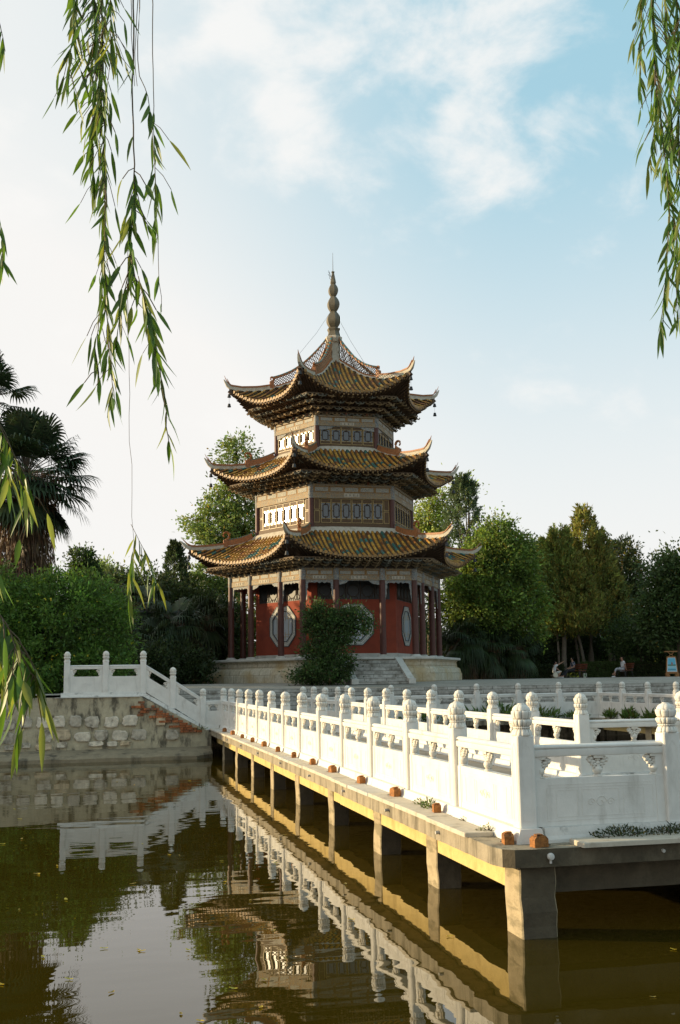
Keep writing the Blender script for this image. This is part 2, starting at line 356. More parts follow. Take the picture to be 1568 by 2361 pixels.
# ================================================================== SETTING: water, ground, plaza
mb = MB(); mb.box(-150, 190, -60, 150, -.6, 0.0); tag(mb.build('pond_water', 'pond_water'), kind='structure')
mb = MB()
mb.add([(-900, 90, 2.2), (900, 90, 2.2), (900, 1500, 2.2), (-900, 1500, 2.2)], [(0, 1, 2, 3)])
mb.add([(-900, -900, -.5), (900, -900, -.5), (900, 90, -.5), (-900, 90, -.5)], [(0, 1, 2, 3)])
mb.add([(-900, 90, -.5), (900, 90, -.5), (900, 90, 2.2), (-900, 90, 2.2)], [(0, 1, 2, 3)])
tag(mb.build('ground', 'lawn'), kind='structure')
# plaza sheet rises gently away from the pond
def plaza_z(y): return 2.30 + .25 * min(1, max(0, (y - 47.2) / 5.5))
mb = MB()
ys = [47.2, 49, 51, 52.7, 60, 70]
px = [-30, 80]
vs = []
for y in ys: vs += [(px[0], y, plaza_z(y)), (px[1], y, plaza_z(y))]
mb.add(vs, [(2 * i, 2 * i + 1, 2 * i + 3, 2 * i + 2) for i in range(len(ys) - 1)])
mb.add([(-30, 40.6, 2.298), (1.95, 40.6, 2.298), (1.95, 47.2, 2.298), (-30, 47.2, 2.298)], [(0, 1, 2, 3)])
tag(mb.build('plaza', 'plaza_stone'), kind='structure')
mb = MB(); mb.add([(-120, 70, 2.54), (160, 70, 2.54), (160, 92, 2.54), (-120, 92, 2.54)], [(0, 1, 2, 3)])
mb.add([(-120, 40.9, 2.27), (-30, 40.9, 2.27), (-30, 70, 2.54), (-120, 70, 2.54)], [(0, 1, 2, 3)])
tag(mb.build('garden_soil', 'lawn'), kind='structure')
# quay wall under plaza, seen only between the bridge rails
mb = MB(); mb.box(4.3, 80, 45.5, 47.2, -.5, .9); mb.box(80, 150, 40, 47.2, -.5, 2.2)
tag(mb.build('quay_wall', 'mortar'), 'dark stone quay wall under the walkway along the plaza edge', 'wall')

# long flight of steps from the walkway up to the plaza, wrapping the corner behind the left rail
st = empty('plaza_steps', (4, 45.5, .9)); tag(st, 'long low grey stone steps rising from the walkway to the plaza', 'steps')
for k in range(7):
    z1 = .96 + .191 * (k + 1); y0 = 45.5 + .28 * k; xr = 3.75 - .27 * k
    mb = MB()
    nx = 48; xs = [xr + (80 - xr) * i / nx for i in range(nx + 1)]
    y1 = 47.2 if k == 6 else y0 + .28
    mb.box(xr, 80, y0, y1 - (.002 if k < 6 else .005), .9, z1 - .004)
    mb.box(xr, xr + (.27 if k < 6 else .15), 40.65, y0, .9, z1 - .004)
    o = mb.build('step', 'step_stone', st); o.location = (-4, -45.5, -.9)

# ================================================================== FOOTBRIDGE
br = empty('footbridge', (6.6, 25, .94)); tag(br, 'zigzag concrete footbridge on square piers running from the near corner to the plaza', 'bridge')
def bpart(mb, name, m, **k):
    o = mb.build(name, m, br, **k); o.location = (-6.6, -25, -.94); return o
SZ0, SZ1 = .75, .94
def darken_shade_side(mb):
    """camera-facing and under faces get a dark weathered copy, shade put into its colour"""
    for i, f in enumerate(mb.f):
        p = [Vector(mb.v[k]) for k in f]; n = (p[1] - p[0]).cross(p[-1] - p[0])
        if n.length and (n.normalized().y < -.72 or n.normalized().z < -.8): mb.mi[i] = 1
mb = MB()
# ragged broken corner of the slab at the near left end
mb.prism([(4.31, 11.42), (4.36, 11.22), (4.47, 11.13), (4.70, 11.1), (30, 11.1), (30, 17.85)] + [(4.31 + random.uniform(-.012, .008), 17.85 - 6.25 * i / 46) for i in range(46)], SZ0, SZ1)
darken_shade_side(mb); bpart(mb, 'deck_slab', ['concrete', 'shaded_concrete'])
mb = MB(); mb.prism([(8.95, 17.85), (8.95, 42.3)] + [(4.31 + random.uniform(-.012, .008), 42.3 - 24.45 * i / 120) for i in range(121)], SZ0, SZ1); bpart(mb, 'deck_slab', 'concrete')
mb = MB(); mb.box(4.31, 80, 42.3, 45.5, SZ0, SZ1); bpart(mb, 'deck_slab', 'concrete')
mb = MB(); mb.box(20.8, 25.4, 17.85, 42.3, SZ0, SZ1); bpart(mb, 'deck_slab', 'concrete')
# paving inside the rails
mb = MB(); mb.box(4.98, 30, 11.8, 17.2, SZ1 - .02, .962); mb.box(4.98, 8.13, 17.2, 42.9, SZ1 - .02, .962); mb.box(4.98, 80, 42.92, 45.49, SZ1 - .02, .962)
bpart(mb, 'deck_paving', 'deck')
# edge coping stones
y = 12.15
k = 0
while y < 40.2:
    L = 1.32 + .25 * random.random(); mb = MB(); j = random.uniform(-.012, .012)
    mb.cbox(4.27 + j, 4.62 + j * .5, y, min(y + L - .012, 40.3), SZ1 + .001, .992 + random.uniform(-.004, .004), .008)
    bpart(mb, 'coping_stone', 'stone_grey' if k % 5 == 3 else 'plaster_white'); y += L; k += 1
x = 5.22
while x < 13:
    L = 1.9 + .3 * random.random(); mb = MB(); mb.cbox(x, x + L - .012, 11.02, 11.38, SZ1 + .001, .995, .008); bpart(mb, 'coping_stone', 'plaster_white'); x += L
# beams and piers
mb = MB(); mb.box(4.56, 4.86, 11.3, 42, .47, SZ0 + .001); bpart(mb, 'edge_beam', 'concrete_pale')
mb = MB(); mb.box(4.862, 20, 11.42, 11.72, .42, SZ0 + .001); bpart(mb, 'edge_beam', 'shaded_concrete')  # front beam takes the concrete with shade in its colour
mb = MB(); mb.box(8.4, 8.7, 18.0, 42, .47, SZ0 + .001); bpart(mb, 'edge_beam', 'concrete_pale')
mb = MB(); mb.box(8.702, 20, 17.4, 17.7, .42, SZ0 + .001); bpart(mb, 'edge_beam', 'shaded_concrete')
mb = MB(); mb.box(21.05, 21.35, 18, 42, .47, SZ0 + .001); bpart(mb, 'edge_beam', 'concrete_pale')
def pier(x, y, w=.32, d=.44):
    mb = MB()
    n = 9; rings = []
    for i in range(n):
        z = -.5 + (SZ0 + .3) * i / (n - 1) * 1.0
        z = -.5 + 1.23 * i / (n - 1)
        def J(): return random.uniform(-.012, .012)
        x0, x1, y0, y1 = x + J(), x + w + J(), y + J(), y + d + J()
        rings.append([(x0 + .015, y0, z), (x1 - .015, y0, z), (x1, y0 + .015, z), (x1, y1, z), (x0, y1, z), (x0, y0 + .015, z)])
    mb.loft(rings); darken_shade_side(mb); bpart(mb, 'pier', ['pier_concrete', 'shaded_concrete'])
PY = [11.2, 14.08, 16.95, 20.5, 24.0, 27.5, 31.0, 34.5, 38.0]
for i, y in enumerate(PY): pier(4.545, y, .42 if i == 0 else .34)
for y in PY[3:]: pier(8.38, y + .02)
for x in (8.2, 11.6, 15.0): pier(x, 11.33)
for x in (11.6, 15.0): pier(x, 17.38)
for y in (20.5, 24, 27.5, 31, 34.5, 38): pier(21.03, y)
# drain stubs on the fascia
for y in (13.2, 15.6, 18.4, 21.5, 24.9, 28.4, 31.8, 35):
    mb = MB(); mb.tube([(4.33, y, .86), (4.25, y, .855)], [.022, .022], 8); bpart(mb, 'drain_stub', 'stone_grey')
mb = MB(); mb.tube([(6.2, 11.12, .86), (6.2, 11.07, .855)], .02, 8); bpart(mb, 'drain_stub', 'stone_grey')

# white round lamp bracketed on the corner fascia
lp = empty('wall_lamp', (4.86, 11.1, .86)); lp.scale = (.8, .8, .8); tag(lp, 'small round white lamp fixed to the dark fascia at the near corner of the bridge', 'lamp')
mb = MB(); mb.M = Matrix.Rotation(R(90), 4, 'X'); mb.lathe([(.02, -.01), (.045, .0), (.05, .03), (.04, .06), (.015, .068)], 14); o = mb.build('lamp_head', 'white_plastic', lp, True, 40)
mb = MB(); mb.cbox(-.014, .014, -.03, -.002, -.09, -.045, .004); mb.build('bracket', 'white_plastic', lp)

# ================================================================== BALUSTRADES
PW = .105
def post_mesh():
    mb = MB()
    a = PW
    def ring(i, z, b=.014): return [(-a + i + b, -a + i, z), (a - i - b, -a + i, z), (a - i, -a + i + b, z), (a - i, a - i - b, z), (a - i - b, a - i, z), (-a + i + b, a - i, z), (-a + i, a - i - b, z), (-a + i, -a + i + b, z)]
    mb.loft([ring(0, 0), ring(0, 1.0), ring(.012, 1.012)])
    # sunk panel with pointed head carved on each face: a raised frame
    for k in range(4):
        mb.M = Matrix.Rotation(k * math.pi / 2, 4, 'Z')
        y = -a - .0025
        def strip(pts, w=.006):
            for p, q in zip(pts[:-1], pts[1:]):
                d = Vector((q[0] - p[0], 0, q[1] - p[1])).normalized(); n = Vector((-d.z, 0, d.x)) * w
                P, Q = Vector((p[0], y, p[1])), Vector((q[0], y, q[1]))
                mb.add([P - n, Q - n, Q + n, P + n, P - n + Vector((0, .01, 0)), Q - n + Vector((0, .01, 0)), Q + n + Vector((0, .01, 0)), P + n + Vector((0, .01, 0))], [(0, 1, 2, 3), (0, 4, 5, 1), (3, 2, 6, 7)])
        strip([(-.06, .08), (.06, .08), (.06, .80), (.045, .86), (.02, .90), (0, .925), (-.02, .90), (-.045, .86), (-.06, .80), (-.06, .08)])
    return mb
def cap_mesh():
    mb = MB(); prof = []; petals = []
    P = [(.098, 0, 0), (.118, .008, 1), (.122, .02, 1), (.112, .05, 1), (.098, .075, 1), (.092, .08, 0), (.096, .088, 2), (.101, .096, 2), (.096, .105, 2), (.09, .11, 0),
         (.104, .118, 3), (.118, .145, 3), (.122, .165, 3), (.116, .18, 3), (.100, .186, 0), (.098, .19, 0), (.108, .205, 4), (.118, .24, 4), (.121, .265, 4), (.117, .276, 4), (.104, .282, 5), (.104, .29, 5), (.094, .315, 5), (.072, .338, 5), (.045, .350, 5), (.04, .353, 0), (.036, .362, 0)]
    def mod(i, u):
        k = P[i][2]
        if k == 0: return 1
        n, d, off = {1: (14, .10, 0), 2: (26, .06, 0), 3: (13, .12, .5), 4: (8, .12, 0), 5: (8, .08, .5)}[k]
        w = abs(math.sin(math.pi * (n * u + off)))
        return 1 - d + d * w ** .45
    mb.lathe([(r, z) for r, z, _ in P], 104, mod)
    return mb
_post = post_mesh().build('post', 'marble'); _cap = cap_mesh().build('lotus_cap', 'marble_carved', None, True, 50)
POST, CAP = _post.data, _cap.data
bpy.data.objects.remove(_post); bpy.data.objects.remove(_cap)

def vase_mb(half=0):
    """vase under the handrail carrying a carved cloud bracket; z 0..0.24; half: -1 keeps x<0 side, 1 keeps x>0"""
    mb = MB()
    prof = [(.05, 0), (.052, .012), (.036, .022), (.034, .03), (.052, .055), (.058, .08), (.05, .105), (.034, .12), (.036, .128)]
    mb.lathe(prof, 16, None)
    # cloud and leaf bracket in three tiers of lobes
    for (z, w, d, h, n) in ((.125, .055, .045, .035, 3), (.155, .085, .052, .045, 3), (.192, .115, .058, .05, 3)):
        for i in range(n):
            u = -1 + 2 * i / (n - 1); cx = u * w * .72
            mb.lathe([(.001, -h * .5), (.026, -h * .42), (.040, -h * .05), (.034, h * .32), (.012, h * .55)], 10, lambda a, b: 1 + .22 * math.sin(b * 2 * math.pi * 5), c=(cx, 0, z + .012 * abs(u)))
        for sgn in (-1, 1):
            mb.tube([(sgn * w * .55, -d * .2, z - h * .2), (sgn * w, -d * .3, z - h * .3), (sgn * w * 1.12, -d * .2, z + h * .1), (sgn * w * .95, 0, z + h * .35)], [.02, .024, .018, .01], 7)
    mb.box(-.06, .06, -.05, .05, .205, .242)
    if half: mb.v = [(max(x * half, -.02) * half, y, z) for x, y, z in mb.v]
    return mb
def fused(mb, voxel):
    """carved pieces fused into one continuous stone surface"""
    o = mb.build('v', 'marble_carved'); m_ = o.modifiers.new('fuse', 'REMESH'); m_.mode = 'VOXEL'; m_.voxel_size = voxel; m_.use_smooth_shade = True
    me = bpy.data.meshes.new_from_object(o.evaluated_get(bpy.context.evaluated_depsgraph_get())); bpy.data.objects.remove(o); me.set_sharp_from_angle(angle=R(60)); return me
VASE = fused(vase_mb(), .006); VASE_H = {h: fused(vase_mb(h), .006) for h in (-1, 1)}

def panel_mb(L, dz):
    """solid carved panel, z 0..0.53, length L along x, sheared by dz over its length"""
    mb = MB(); t = .05
    def sh(p): return (p[0], p[1], p[2] + dz * p[0] / L)
    def sbox(x0, x1, y0, y1, z0, z1):
        vs = [sh(p) for p in [(x0, y0, z0), (x1, y0, z0), (x1, y1, z0), (x0, y1, z0), (x0, y0, z1), (x1, y0, z1), (x1, y1, z1), (x0, y1, z1)]]
        mb.add(vs, [(0, 3, 2, 1), (4, 5, 6, 7), (0, 1, 5, 4), (1, 2, 6, 5), (2, 3, 7, 6), (3, 0, 4, 7)])
    sbox(0, L, -t, t, 0, .53)
    sbox(-.004, .11, -t - .006, t + .006, 0, .524); sbox(L - .11, L + .004, -t - .006, t + .006, 0, .524)
    sbox(0, .10, -t + .006, t - .006, .53, .77); sbox(L - .10, L, -t + .006, t - .006, .53, .77)
    for s in (-1, 1):
        y0, y1 = (-t - .0035, -t + .002) if s < 0 else (t - .002, t + .0035)
        def fr(xa, xb, za, zb, w=.007):
            sbox(xa, xb, y0, y1, za, za + w); sbox(xa, xb, y0, y1, zb - w, zb); sbox(xa, xa + w, y0, y1, za + w, zb - w); sbox(xb - w, xb, y0, y1, za + w, zb - w)
        sbox(.16, L - .16, y0, y1, .455, .462); fr(.15, L - .15, .06, .43)
        q = (L - .30) / 4
        fr(.15 + q * .35, .15 + q * 1.15, .10, .40); fr(L - .15 - q * 1.15, L - .15 - q * .35, .10, .40); fr(.15 + q * 1.3, L - .15 - q * 1.3, .10, .40)
        # shallow carved scroll in the middle
        for (cxx, rr) in ((L / 2, .075), (L / 2 - .12, .05), (L / 2 + .12, .05)):
            pts = []
            for i in range(15):
                a = i * .55; r_ = rr * (1 - i / 18)
                pts.append(sh((cxx + r_ * math.cos(a), (y0 if s < 0 else y1) * .985, .25 + r_ * math.sin(a))))
            mb.tube(pts, .0042, 4)
    return mb
def handrail_mb(L, dz):
    mb = MB(); pts = [(0, 0, 0), (L / 2, 0, dz / 2), (L, 0, dz)]
    # rounded roll on a moulded beam; z 0.77..0.90
    prof = [(-.055, .77), (.055, .77), (.062, .775), (.068, .80), (.068, .845), (.036, .853), (.036, .862), (.06, .868), (.058, .885), (.04, .90), (0, .905), (-.04, .90), (-.058, .885), (-.06, .868), (-.036, .862), (-.036, .853), (-.068, .845), (-.068, .80), (-.062, .775)]
    rings = [[(p[0], a, p[2] + b) for a, b in prof] for p in pts]
    e = .012
    r_in = lambda x, dzz: [(x, a * .93, .8375 + (b - .8375) * .93 + dzz) for a, b in prof]
    mb.loft([r_in(0, 0)] + [[(e, a, b + dz * e / L) for a, b in prof]] + rings[1:2] + [[(L - e, a, b + dz * (L - e) / L) for a, b in prof]] + [r_in(L, dz)])
    return mb
_pc, _hc = {}, {}
def bay(root, p, q, zs=1., three=True):
    """panel, handrail and vases between two post centres p, q (local to root)"""
    p, q = Vector(p), Vector(q); d = q - p; Lh = Vector((d.x, d.y)).length; rz = math.atan2(d.y, d.x); L = Lh - 2 * PW + .004; dz = d.z * L / Lh
    key = (round(L, 3), round(dz, 3))
    if key not in _pc:
        o = panel_mb(L, dz).build('carved_panel', 'marble'); _pc[key] = o.data; bpy.data.objects.remove(o)
        o = handrail_mb(L, dz).build('handrail', 'marble', None, True, 35); _hc[key] = o.data; bpy.data.objects.remove(o)
    s = p + d * (PW - .002) / Lh
    pn = link('carved_panel', _pc[key], root); pn.location = s; pn.rotation_euler = (0, 0, rz); pn.scale.z = zs
    hr = link('handrail', _hc[key], root); hr.location = s; hr.rotation_euler = (0, 0, rz); hr.scale.z = zs
    vs = [(.10, VASE_H[1]), (L - .10, VASE_H[-1])] + ([(L / 2, VASE)] if three else [])
    if three and L > 1.85: vs = [(.10, VASE_H[1]), (L - .10, VASE_H[-1]), (L * .36, VASE), (L * .66, VASE)] if False else vs
    for x, me in vs:
        v = link('vase_baluster', me, hr); v.location = (x, 0, .53 + dz * x / L)
def add_post(root, p, zs=1.):
    po = link('post', POST, root); po.location = p; po.scale.z = zs * random.uniform(.996, 1.006); po.rotation_euler = (R(random.uniform(-.35, .35)), R(random.uniform(-.35, .35)), R(random.uniform(-.8, .8)))
    c = link('lotus_cap', CAP, po); c.location = (0, 0, 1.0); c.rotation_euler = (0, 0, random.random() * 6)
    k_ = random.uniform(.97, 1.03); c.scale = (k_, k_, random.uniform(.97, 1.03))
    return po
PLP = [(-.175, 0), (.175, 0), (.172, .035), (.15, .075), (.142, .11), (.128, .16), (-.128, .16), (-.142, .11), (-.15, .075), (-.172, .035)]
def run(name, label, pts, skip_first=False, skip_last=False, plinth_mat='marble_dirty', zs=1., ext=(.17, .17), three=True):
    """a straight run of balustrade; pts are post centres at plinth-top height"""
    o0 = Vector(pts[0]); o0.z -= .16
    root = empty('stone_balustrade', o0); tag(root, label, 'balustrade', 'white stone balustrades round the pond')
    L = [Vector(p) - o0 for p in pts]
    for i, p in enumerate(L):
        if (i == 0 and skip_first) or (i == len(L) - 1 and skip_last): continue
        add_post(root, p, zs)
    for p, q in zip(L[:-1], L[1:]):
        bay(root, p, q, zs, three)
    # plinth follows the run
    mb = MB(); d0 = (L[1] - L[0]).normalized(); d1 = (L[-1] - L[-2]).normalized()
    path = [L[0] - d0 * ext[0]] + L[1:-1] + [L[-1] + d1 * ext[1]]
    path = [Vector((p.x, p.y, p.z - .16)) for p in path]
    rings = []
    for i, p in enumerate(path):
        d = d0 if i == 0 else d1 if i == len(path) - 1 else d0
        a = Vector((d.y, -d.x, 0)).normalized()
        rings.append([p + a * x + Vector((0, 0, z - .001)) for x, z in PLP])
    # split long runs so stains vary along real courses
    mb.loft(rings); mb.build('plinth', plinth_mat, root)
    return root
zt = 1.10
AL = [(4.805, 11.625 + 2.21 * i, zt) for i in range(14)]
run('a', 'longest sunlit white balustrade on the pond side of the bridge, near corner to wall', AL, plinth_mat='marble', ext=(.17, .0))
NR = [(4.805 + 1.835 * i, 11.625, zt) for i in range(6)]
run('n', 'nearest white stone balustrade, shaded, with a large carved panel facing the camera', NR, skip_first=True, ext=(-.178, .17))
IL = [(8.3, 17.37 + 2.115 * i, zt) for i in range(13)]
run('i', 'white stone balustrade on the far side of the walkway, parallel behind the longest one', IL, plinth_mat='marble', ext=(.17, .17))
IR = [(8.3 + 1.95 * i, 17.37, zt) for i in range(6)]
run('r', 'short shaded white stone balustrade seen just above the nearest handrail at right', IR, skip_first=True, ext=(-.178, .17))
FR = [(8.3 + 1.858 * i, 42.75, zt) for i in range(8)]
run('f', 'distant bluish white stone balustrade running along the foot of the plaza steps', FR, skip_first=True, ext=(-.178, .17))
BL = [(21.3, 42.75 - 2.1 * i, zt) for i in range(9)]
run('b', 'distant sunlit white stone balustrade at the right edge beyond the grassy ledge', BL, skip_first=True, plinth_mat='marble', ext=(-.178, .17))
run('e', 'one short white balustrade panel joining the bridge end to the sloping rail', [(4.805, 40.36, zt), (4.03, 40.40, zt)], skip_first=True, ext=(-.178, .17), three=False)
SL = [(4.03, 40.40, zt + .0), (2.92, 40.42, 1.75), (1.83, 40.44, 2.37)]
run('s', 'sloping white balustrade descending over the exposed brick of the retaining wall', SL, skip_first=True, zs=1.1, ext=(-.178, .0), three=False)
TL = [(1.83, 40.44, 2.37), (.47, 40.44, 2.37), (-.90, 40.44, 2.37)]
run('t', 'level white stone balustrade standing on top of the rubble retaining wall at left', TL, skip_first=True, zs=1.1, ext=(.1, .2), three=False)

# rusty floodlight boxes on the ledge
def light_box(x, y, z, rz, s, label):
    s *= .9; r = empty('floodlight_box', (x, y, z), rz); r.scale = (s, s, s); tag(r, label, 'light box', 'rusty floodlight boxes along the bridge ledge')
    mb = MB(); b = .025
    prof = lambda y: [(-.10, y, 0), (.10, y, 0), (.10, y, .10), (.10 - .03, y, .135), (-.10 + .03, y, .135), (-.10, y, .10)]
    mb.loft([prof(-.065), prof(.065)]); mb.build('housing', 'rust', r)
    mb = MB(); mb.cbox(-.045, .055, -.04, .05, .133, .150, .006); mb.cbox(-.06, .03, -.05, .03, .150, .160, .003); mb.build('lid', 'rust', r)
    mb = MB(); mb.tube([(.10, 0, .03), (.16, .02, .012), (.2, .06, .005)], .008, 6); mb.build('cable', 'dark_metal', r)
BY = [(4.50, 12.0), (4.55, 14.05), (4.56, 16.11), (4.57, 18.28), (4.54, 20.5), (4.56, 22.51), (4.55, 24.62), (4.53, 26.69), (4.53, 28.9), (4.53, 31.04), (4.53, 33.2), (4.52, 35.45), (4.5, 37.5)]
ordn = ['first', 'second', 'third', 'fourth', 'fifth', 'sixth', 'seventh', 'eighth', 'ninth', 'tenth', 'eleventh', 'twelfth', 'thirteenth']
light_box(4.80, 11.24, .942, R(8), .95, 'rusty metal floodlight box on the broken slab corner in front of the big post')
light_box(4.56, 11.55, .942, R(80), .92, 'rusty metal floodlight box with a sunlit orange side just left of the big corner post')
for i, (x, y) in enumerate(BY[1:]):
    light_box(x, y, .992, R(90 + random.uniform(-14, 14)), random.uniform(.85, 1.0), 'rusty metal floodlight box on the sunlit ledge, %s away from the corner pair' % (ordn[i] if i else 'nearest'))
# ================================================================== RUBBLE RETAINING WALL (left)
rw = empty('retaining_wall', (0, 40.6, 0)); tag(rw, 'weathered rubble stone retaining wall with a patch of bare orange brick above the pond', 'wall')
def rpart(mb, name, m, **k):
    o = mb.build(name, m, rw, **k); o.location = (0, -40.6, 0); return o
WT = lambda x: 2.21 if x < 1.75 else 2.21 - (x - 1.75) / (4.1 - 1.75) * 1.25
mb = MB()
# wall body: front face gently irregular, battered
nx, nz = 60, 10; x0, x1 = -34, 4.32; vs = []; fs = []
for i in range(nx + 1):
    x = x0 + (x1 - x0) * (i / nx) ** .55
    top = WT(x)
    for j in range(nz + 1):
        z = -.5 + (top + .5) * j / nz
        vs.append((x, 40.16 - .10 * (1 - j / nz) + random.uniform(-.012, .012), z))
    vs.append((x, 40.62, top))
m_ = nz + 2
for i in range(nx):
    for j in range(m_ - 1): fs.append((i * m_ + j, (i + 1) * m_ + j, (i + 1) * m_ + j + 1, i * m_ + j + 1))
mb.add(vs, fs); mb.box(4.10, 4.318, 40.30, 45.6, -.5, .90); rpart(mb, 'wall_body', 'mortar')
# rubble blocks set in the face, three rough courses
mb = MB()
def block(x, z, w, h, dep, colr):
    n = 14; cxx, cz = x + w / 2, z + h / 2; rings = []
    ang = sorted([i * 2 * math.pi / n + random.uniform(-.1, .1) for i in range(n)])
    sup = [(abs(math.cos(a)) ** 6 + abs(math.sin(a)) ** 6) ** (-1 / 6) * random.uniform(.84, 1.05) for a in ang]
    for (k, yy) in ((1.0, .02), (.97, -dep * .6), (.82, -dep)):
        rings.append([(cxx + w / 2 * k * r_ * math.cos(a), 40.10 - .05 * (2.2 - z) / 2.2 + yy + random.uniform(-.008, .008), cz + h / 2 * k * r_ * math.sin(a)) for a, r_ in zip(ang, sup)])
    mb.col = colr; mb.loft([[p for p in r_] for r_ in rings])
for (z, h, xe) in ((1.13, .46, 2.95), (.66, .44, 3.5), (.42, .22, 3.8)):
    x = -9. + random.random() * .4
    while x < xe:
        w = random.uniform(.34, .60)
        if x + w > xe + .15: break
        if random.random() < (.95 if h > .35 else .75):
            b = random.uniform(.42, .68); t_ = random.random()
            c = (b * 1.06, b * .94, b * .74) if t_ < .8 else (b * 1.1, b * .88, b * .58) if t_ < .95 else (b * .95, b * .66, b * .42)
            block(x, z + random.uniform(-.045, .045), w, h * random.uniform(.80, 1.0), random.uniform(.015, .05), c)
        x += w + random.uniform(.06, .15)
rpart(mb, 'rubble_facing', 'rubble')
# exposed brick under the sloping rail
mb = MB()
for r_ in range(11):
    z = 1.80 - .092 * r_; xs_ = 1.75 + (2.21 - z - .09) / 1.25 * 2.35 - .10; x = xs_ - (.55 + .35 * abs(math.sin(r_ * 1.7 + 1))) + (.12 if r_ % 2 else 0)
    while x < xs_ - .05:
        w = min(random.choice((.24, .24, .12)), xs_ - x)
        if random.random() < .92:
            b = random.uniform(.7, 1.15); mb.col = (.38 * b, .125 * b, .045 * b)
            mb.cbox(x, x + w - .012, 40.02 + random.uniform(-.02, .035), 40.2, z, z + .078, .006)
        x += w
for r_ in range(6):
    z = 1.5 + .092 * r_
    for x in (1.62, 1.74):
        if random.random() < .85:
            b = random.uniform(.5, 1.0); mb.col = (.36 * b, .15 * b, .07 * b); mb.cbox(x + .03 * (r_ % 2), x + .11 + .03 * (r_ % 2), 40.10, 40.2, z, z + .075, .006)
rpart(mb, 'exposed_brick', 'rubble')
# sloping ledge at the water line
mb = MB(); rings = []
for i in range(40):
    x = -20 + 24.3 * i / 39; w = .02 * math.sin(x * 3.1) + random.uniform(-.01, .01); yo = 38.75 - .0 * x
    if x > 3.6: yo += (x - 3.6) * .9
    rings.append([(x, 40.2, -.4), (x, yo + w, -.4), (x, yo + .04 + w, .12 + w * .6), (x, yo + .16 + w, .20 + w * .5), (x, 40.12, .36 + w * .4)])
mb.loft(rings); rpart(mb, 'footing_ledge', 'wall_ledge', smooth=True, angle=30)
# concrete coping below the rail
mb = MB(); mb.box(-1.3, 1.72, 40.10, 40.62, 2.195, 2.212); rpart(mb, 'coping', 'stone_grey')
mb = MB(); mb.box(2.0, 4.1, 40.55, 40.64, .3, .9); rpart(mb, 'backing', 'mortar')

# ================================================================== PAGODA
PC = (13.36, 58.5, 2.55)
pg = empty('pagoda', PC); tag(pg, 'three tiered hexagonal pagoda with red walls, multicoloured tile roofs and a tall spire', 'pagoda')
T30 = math.tan(math.pi / 6)
def adir(a): return Vector((math.sin(a), -math.cos(a), 0))
def atan_(a): return Vector((math.cos(a), math.sin(a), 0))
FACES = [R(60 * k) for k in range(6)]        # 0 faces the pond; -60 (index 5) is the sunlit left face
def hexpts(Rr, z): return [(Rr * math.sin(R(60 * k + 30)), -Rr * math.cos(R(60 * k + 30)), z) for k in range(6)]
def Z(z): return z - PC[2]
def facemat(a): # local x along face, y = outward, z up
    d, t = adir(a), atan_(a)
    return Matrix(((t.x, d.x, 0, 0), (t.y, d.y, 0, 0), (0, 0, 1, 0), (0, 0, 0, 1)))
def ppart(mb, name, m, parent=None, **k): return mb.build(name, m, parent or pg, **k)

# plinth
mb = MB()
mb.loft([hexpts(r_, Z(z)) for r_, z in ((7.32, 2.40), (7.32, 2.92), (7.28, 2.97), (7.22, 3.20), (7.05, 3.28), (7.0, 3.55), (7.06, 3.58), (7.06, 3.62), (7.2, 3.68))]); ppart(mb, 'plinth', 'plinth_stone')
mb = MB(); mb.loft([hexpts(7.24, Z(3.66)), hexpts(7.26, Z(3.69)), hexpts(7.26, Z(3.77)), hexpts(7.22, Z(3.79))]); ppart(mb, 'plinth_cap', 'stone_grey')
# stair on the front face
sa = empty('staircase', (0, 0, 0)); sa.parent = pg
AP = 7.2 * math.cos(math.pi / 6)
sx0, sx1 = -.95, 1.55; nst = 7
for k in range(nst):
    mb = MB(); mb.M = facemat(0); top = 3.77 - (k + 1) * (1.22 / 7.3)
    mb.cbox(sx0, sx1, AP - .15, AP + .06 + .33 * (k + 1), Z(2.45), Z(top), .012); ppart(mb, 'step', 'step_stone', sa)
for x in (sx0 - .34, sx1 + .003):
    mb = MB(); mb.M = facemat(0)
    yo = AP + .06 + .33 * nst + .12
    rings = [[(xx, AP - .1, Z(2.45)), (xx, yo, Z(2.45)), (xx, yo, Z(2.70)), (xx, yo - .25, Z(2.72)), (xx, AP + .05, Z(3.765)), (xx, AP - .1, Z(3.765))] for xx in (x, x + .337)]
    mb.loft(rings); ppart(mb, 'cheek_wall', 'stone_grey', sa)
# columns
def column_mb(h, r_):
    mb = MB(); mb.lathe([(r_ * 1.02, 0), (r_, h * .3), (r_ * .94, h)], 20); return mb
COLM = column_mb(8.36 - 3.93, .165); o = COLM.build('column', 'red_column', None, True, 60); colme = o.data; bpy.data.objects.remove(o)
mb = MB(); mb.lathe([(.34, 0), (.34, .03), (.30, .05), (.235, .12), (.21, .15), (.17, .155)], 20); o = mb.build('base_stone', 'stone_grey', None, True, 40); bme = o.data; bpy.data.objects.remove(o)
mb = MB(); mb.lathe([(.168, 0), (.172, .01), (.172, .60), (.165, .62)], 20); o = mb.build('painted_neck', 'painted_blue', None, True, 60); nme = o.data; bpy.data.objects.remove(o)
RC = 6.0; APC = RC * math.cos(math.pi / 6); HW = RC / 2
cols_xy = []
for a in FACES:
    for w in (-HW, -HW * .415, HW * .42):
        p = adir(a) * APC + atan_(a) * w; cols_xy.append(p)
for p in cols_xy:
    c = link('column', colme, pg); c.location = (p.x, p.y, Z(3.92))
    b = link('base_stone', bme, c); b.location = (0, 0, -.15)
    n_ = link('painted_neck', nme, c); n_.location = (0, 0, 7.76 - 3.92)
mb = MB(); mb.M = facemat(0); mb.col = (1, 1, 1)
pp = adir(0) * APC
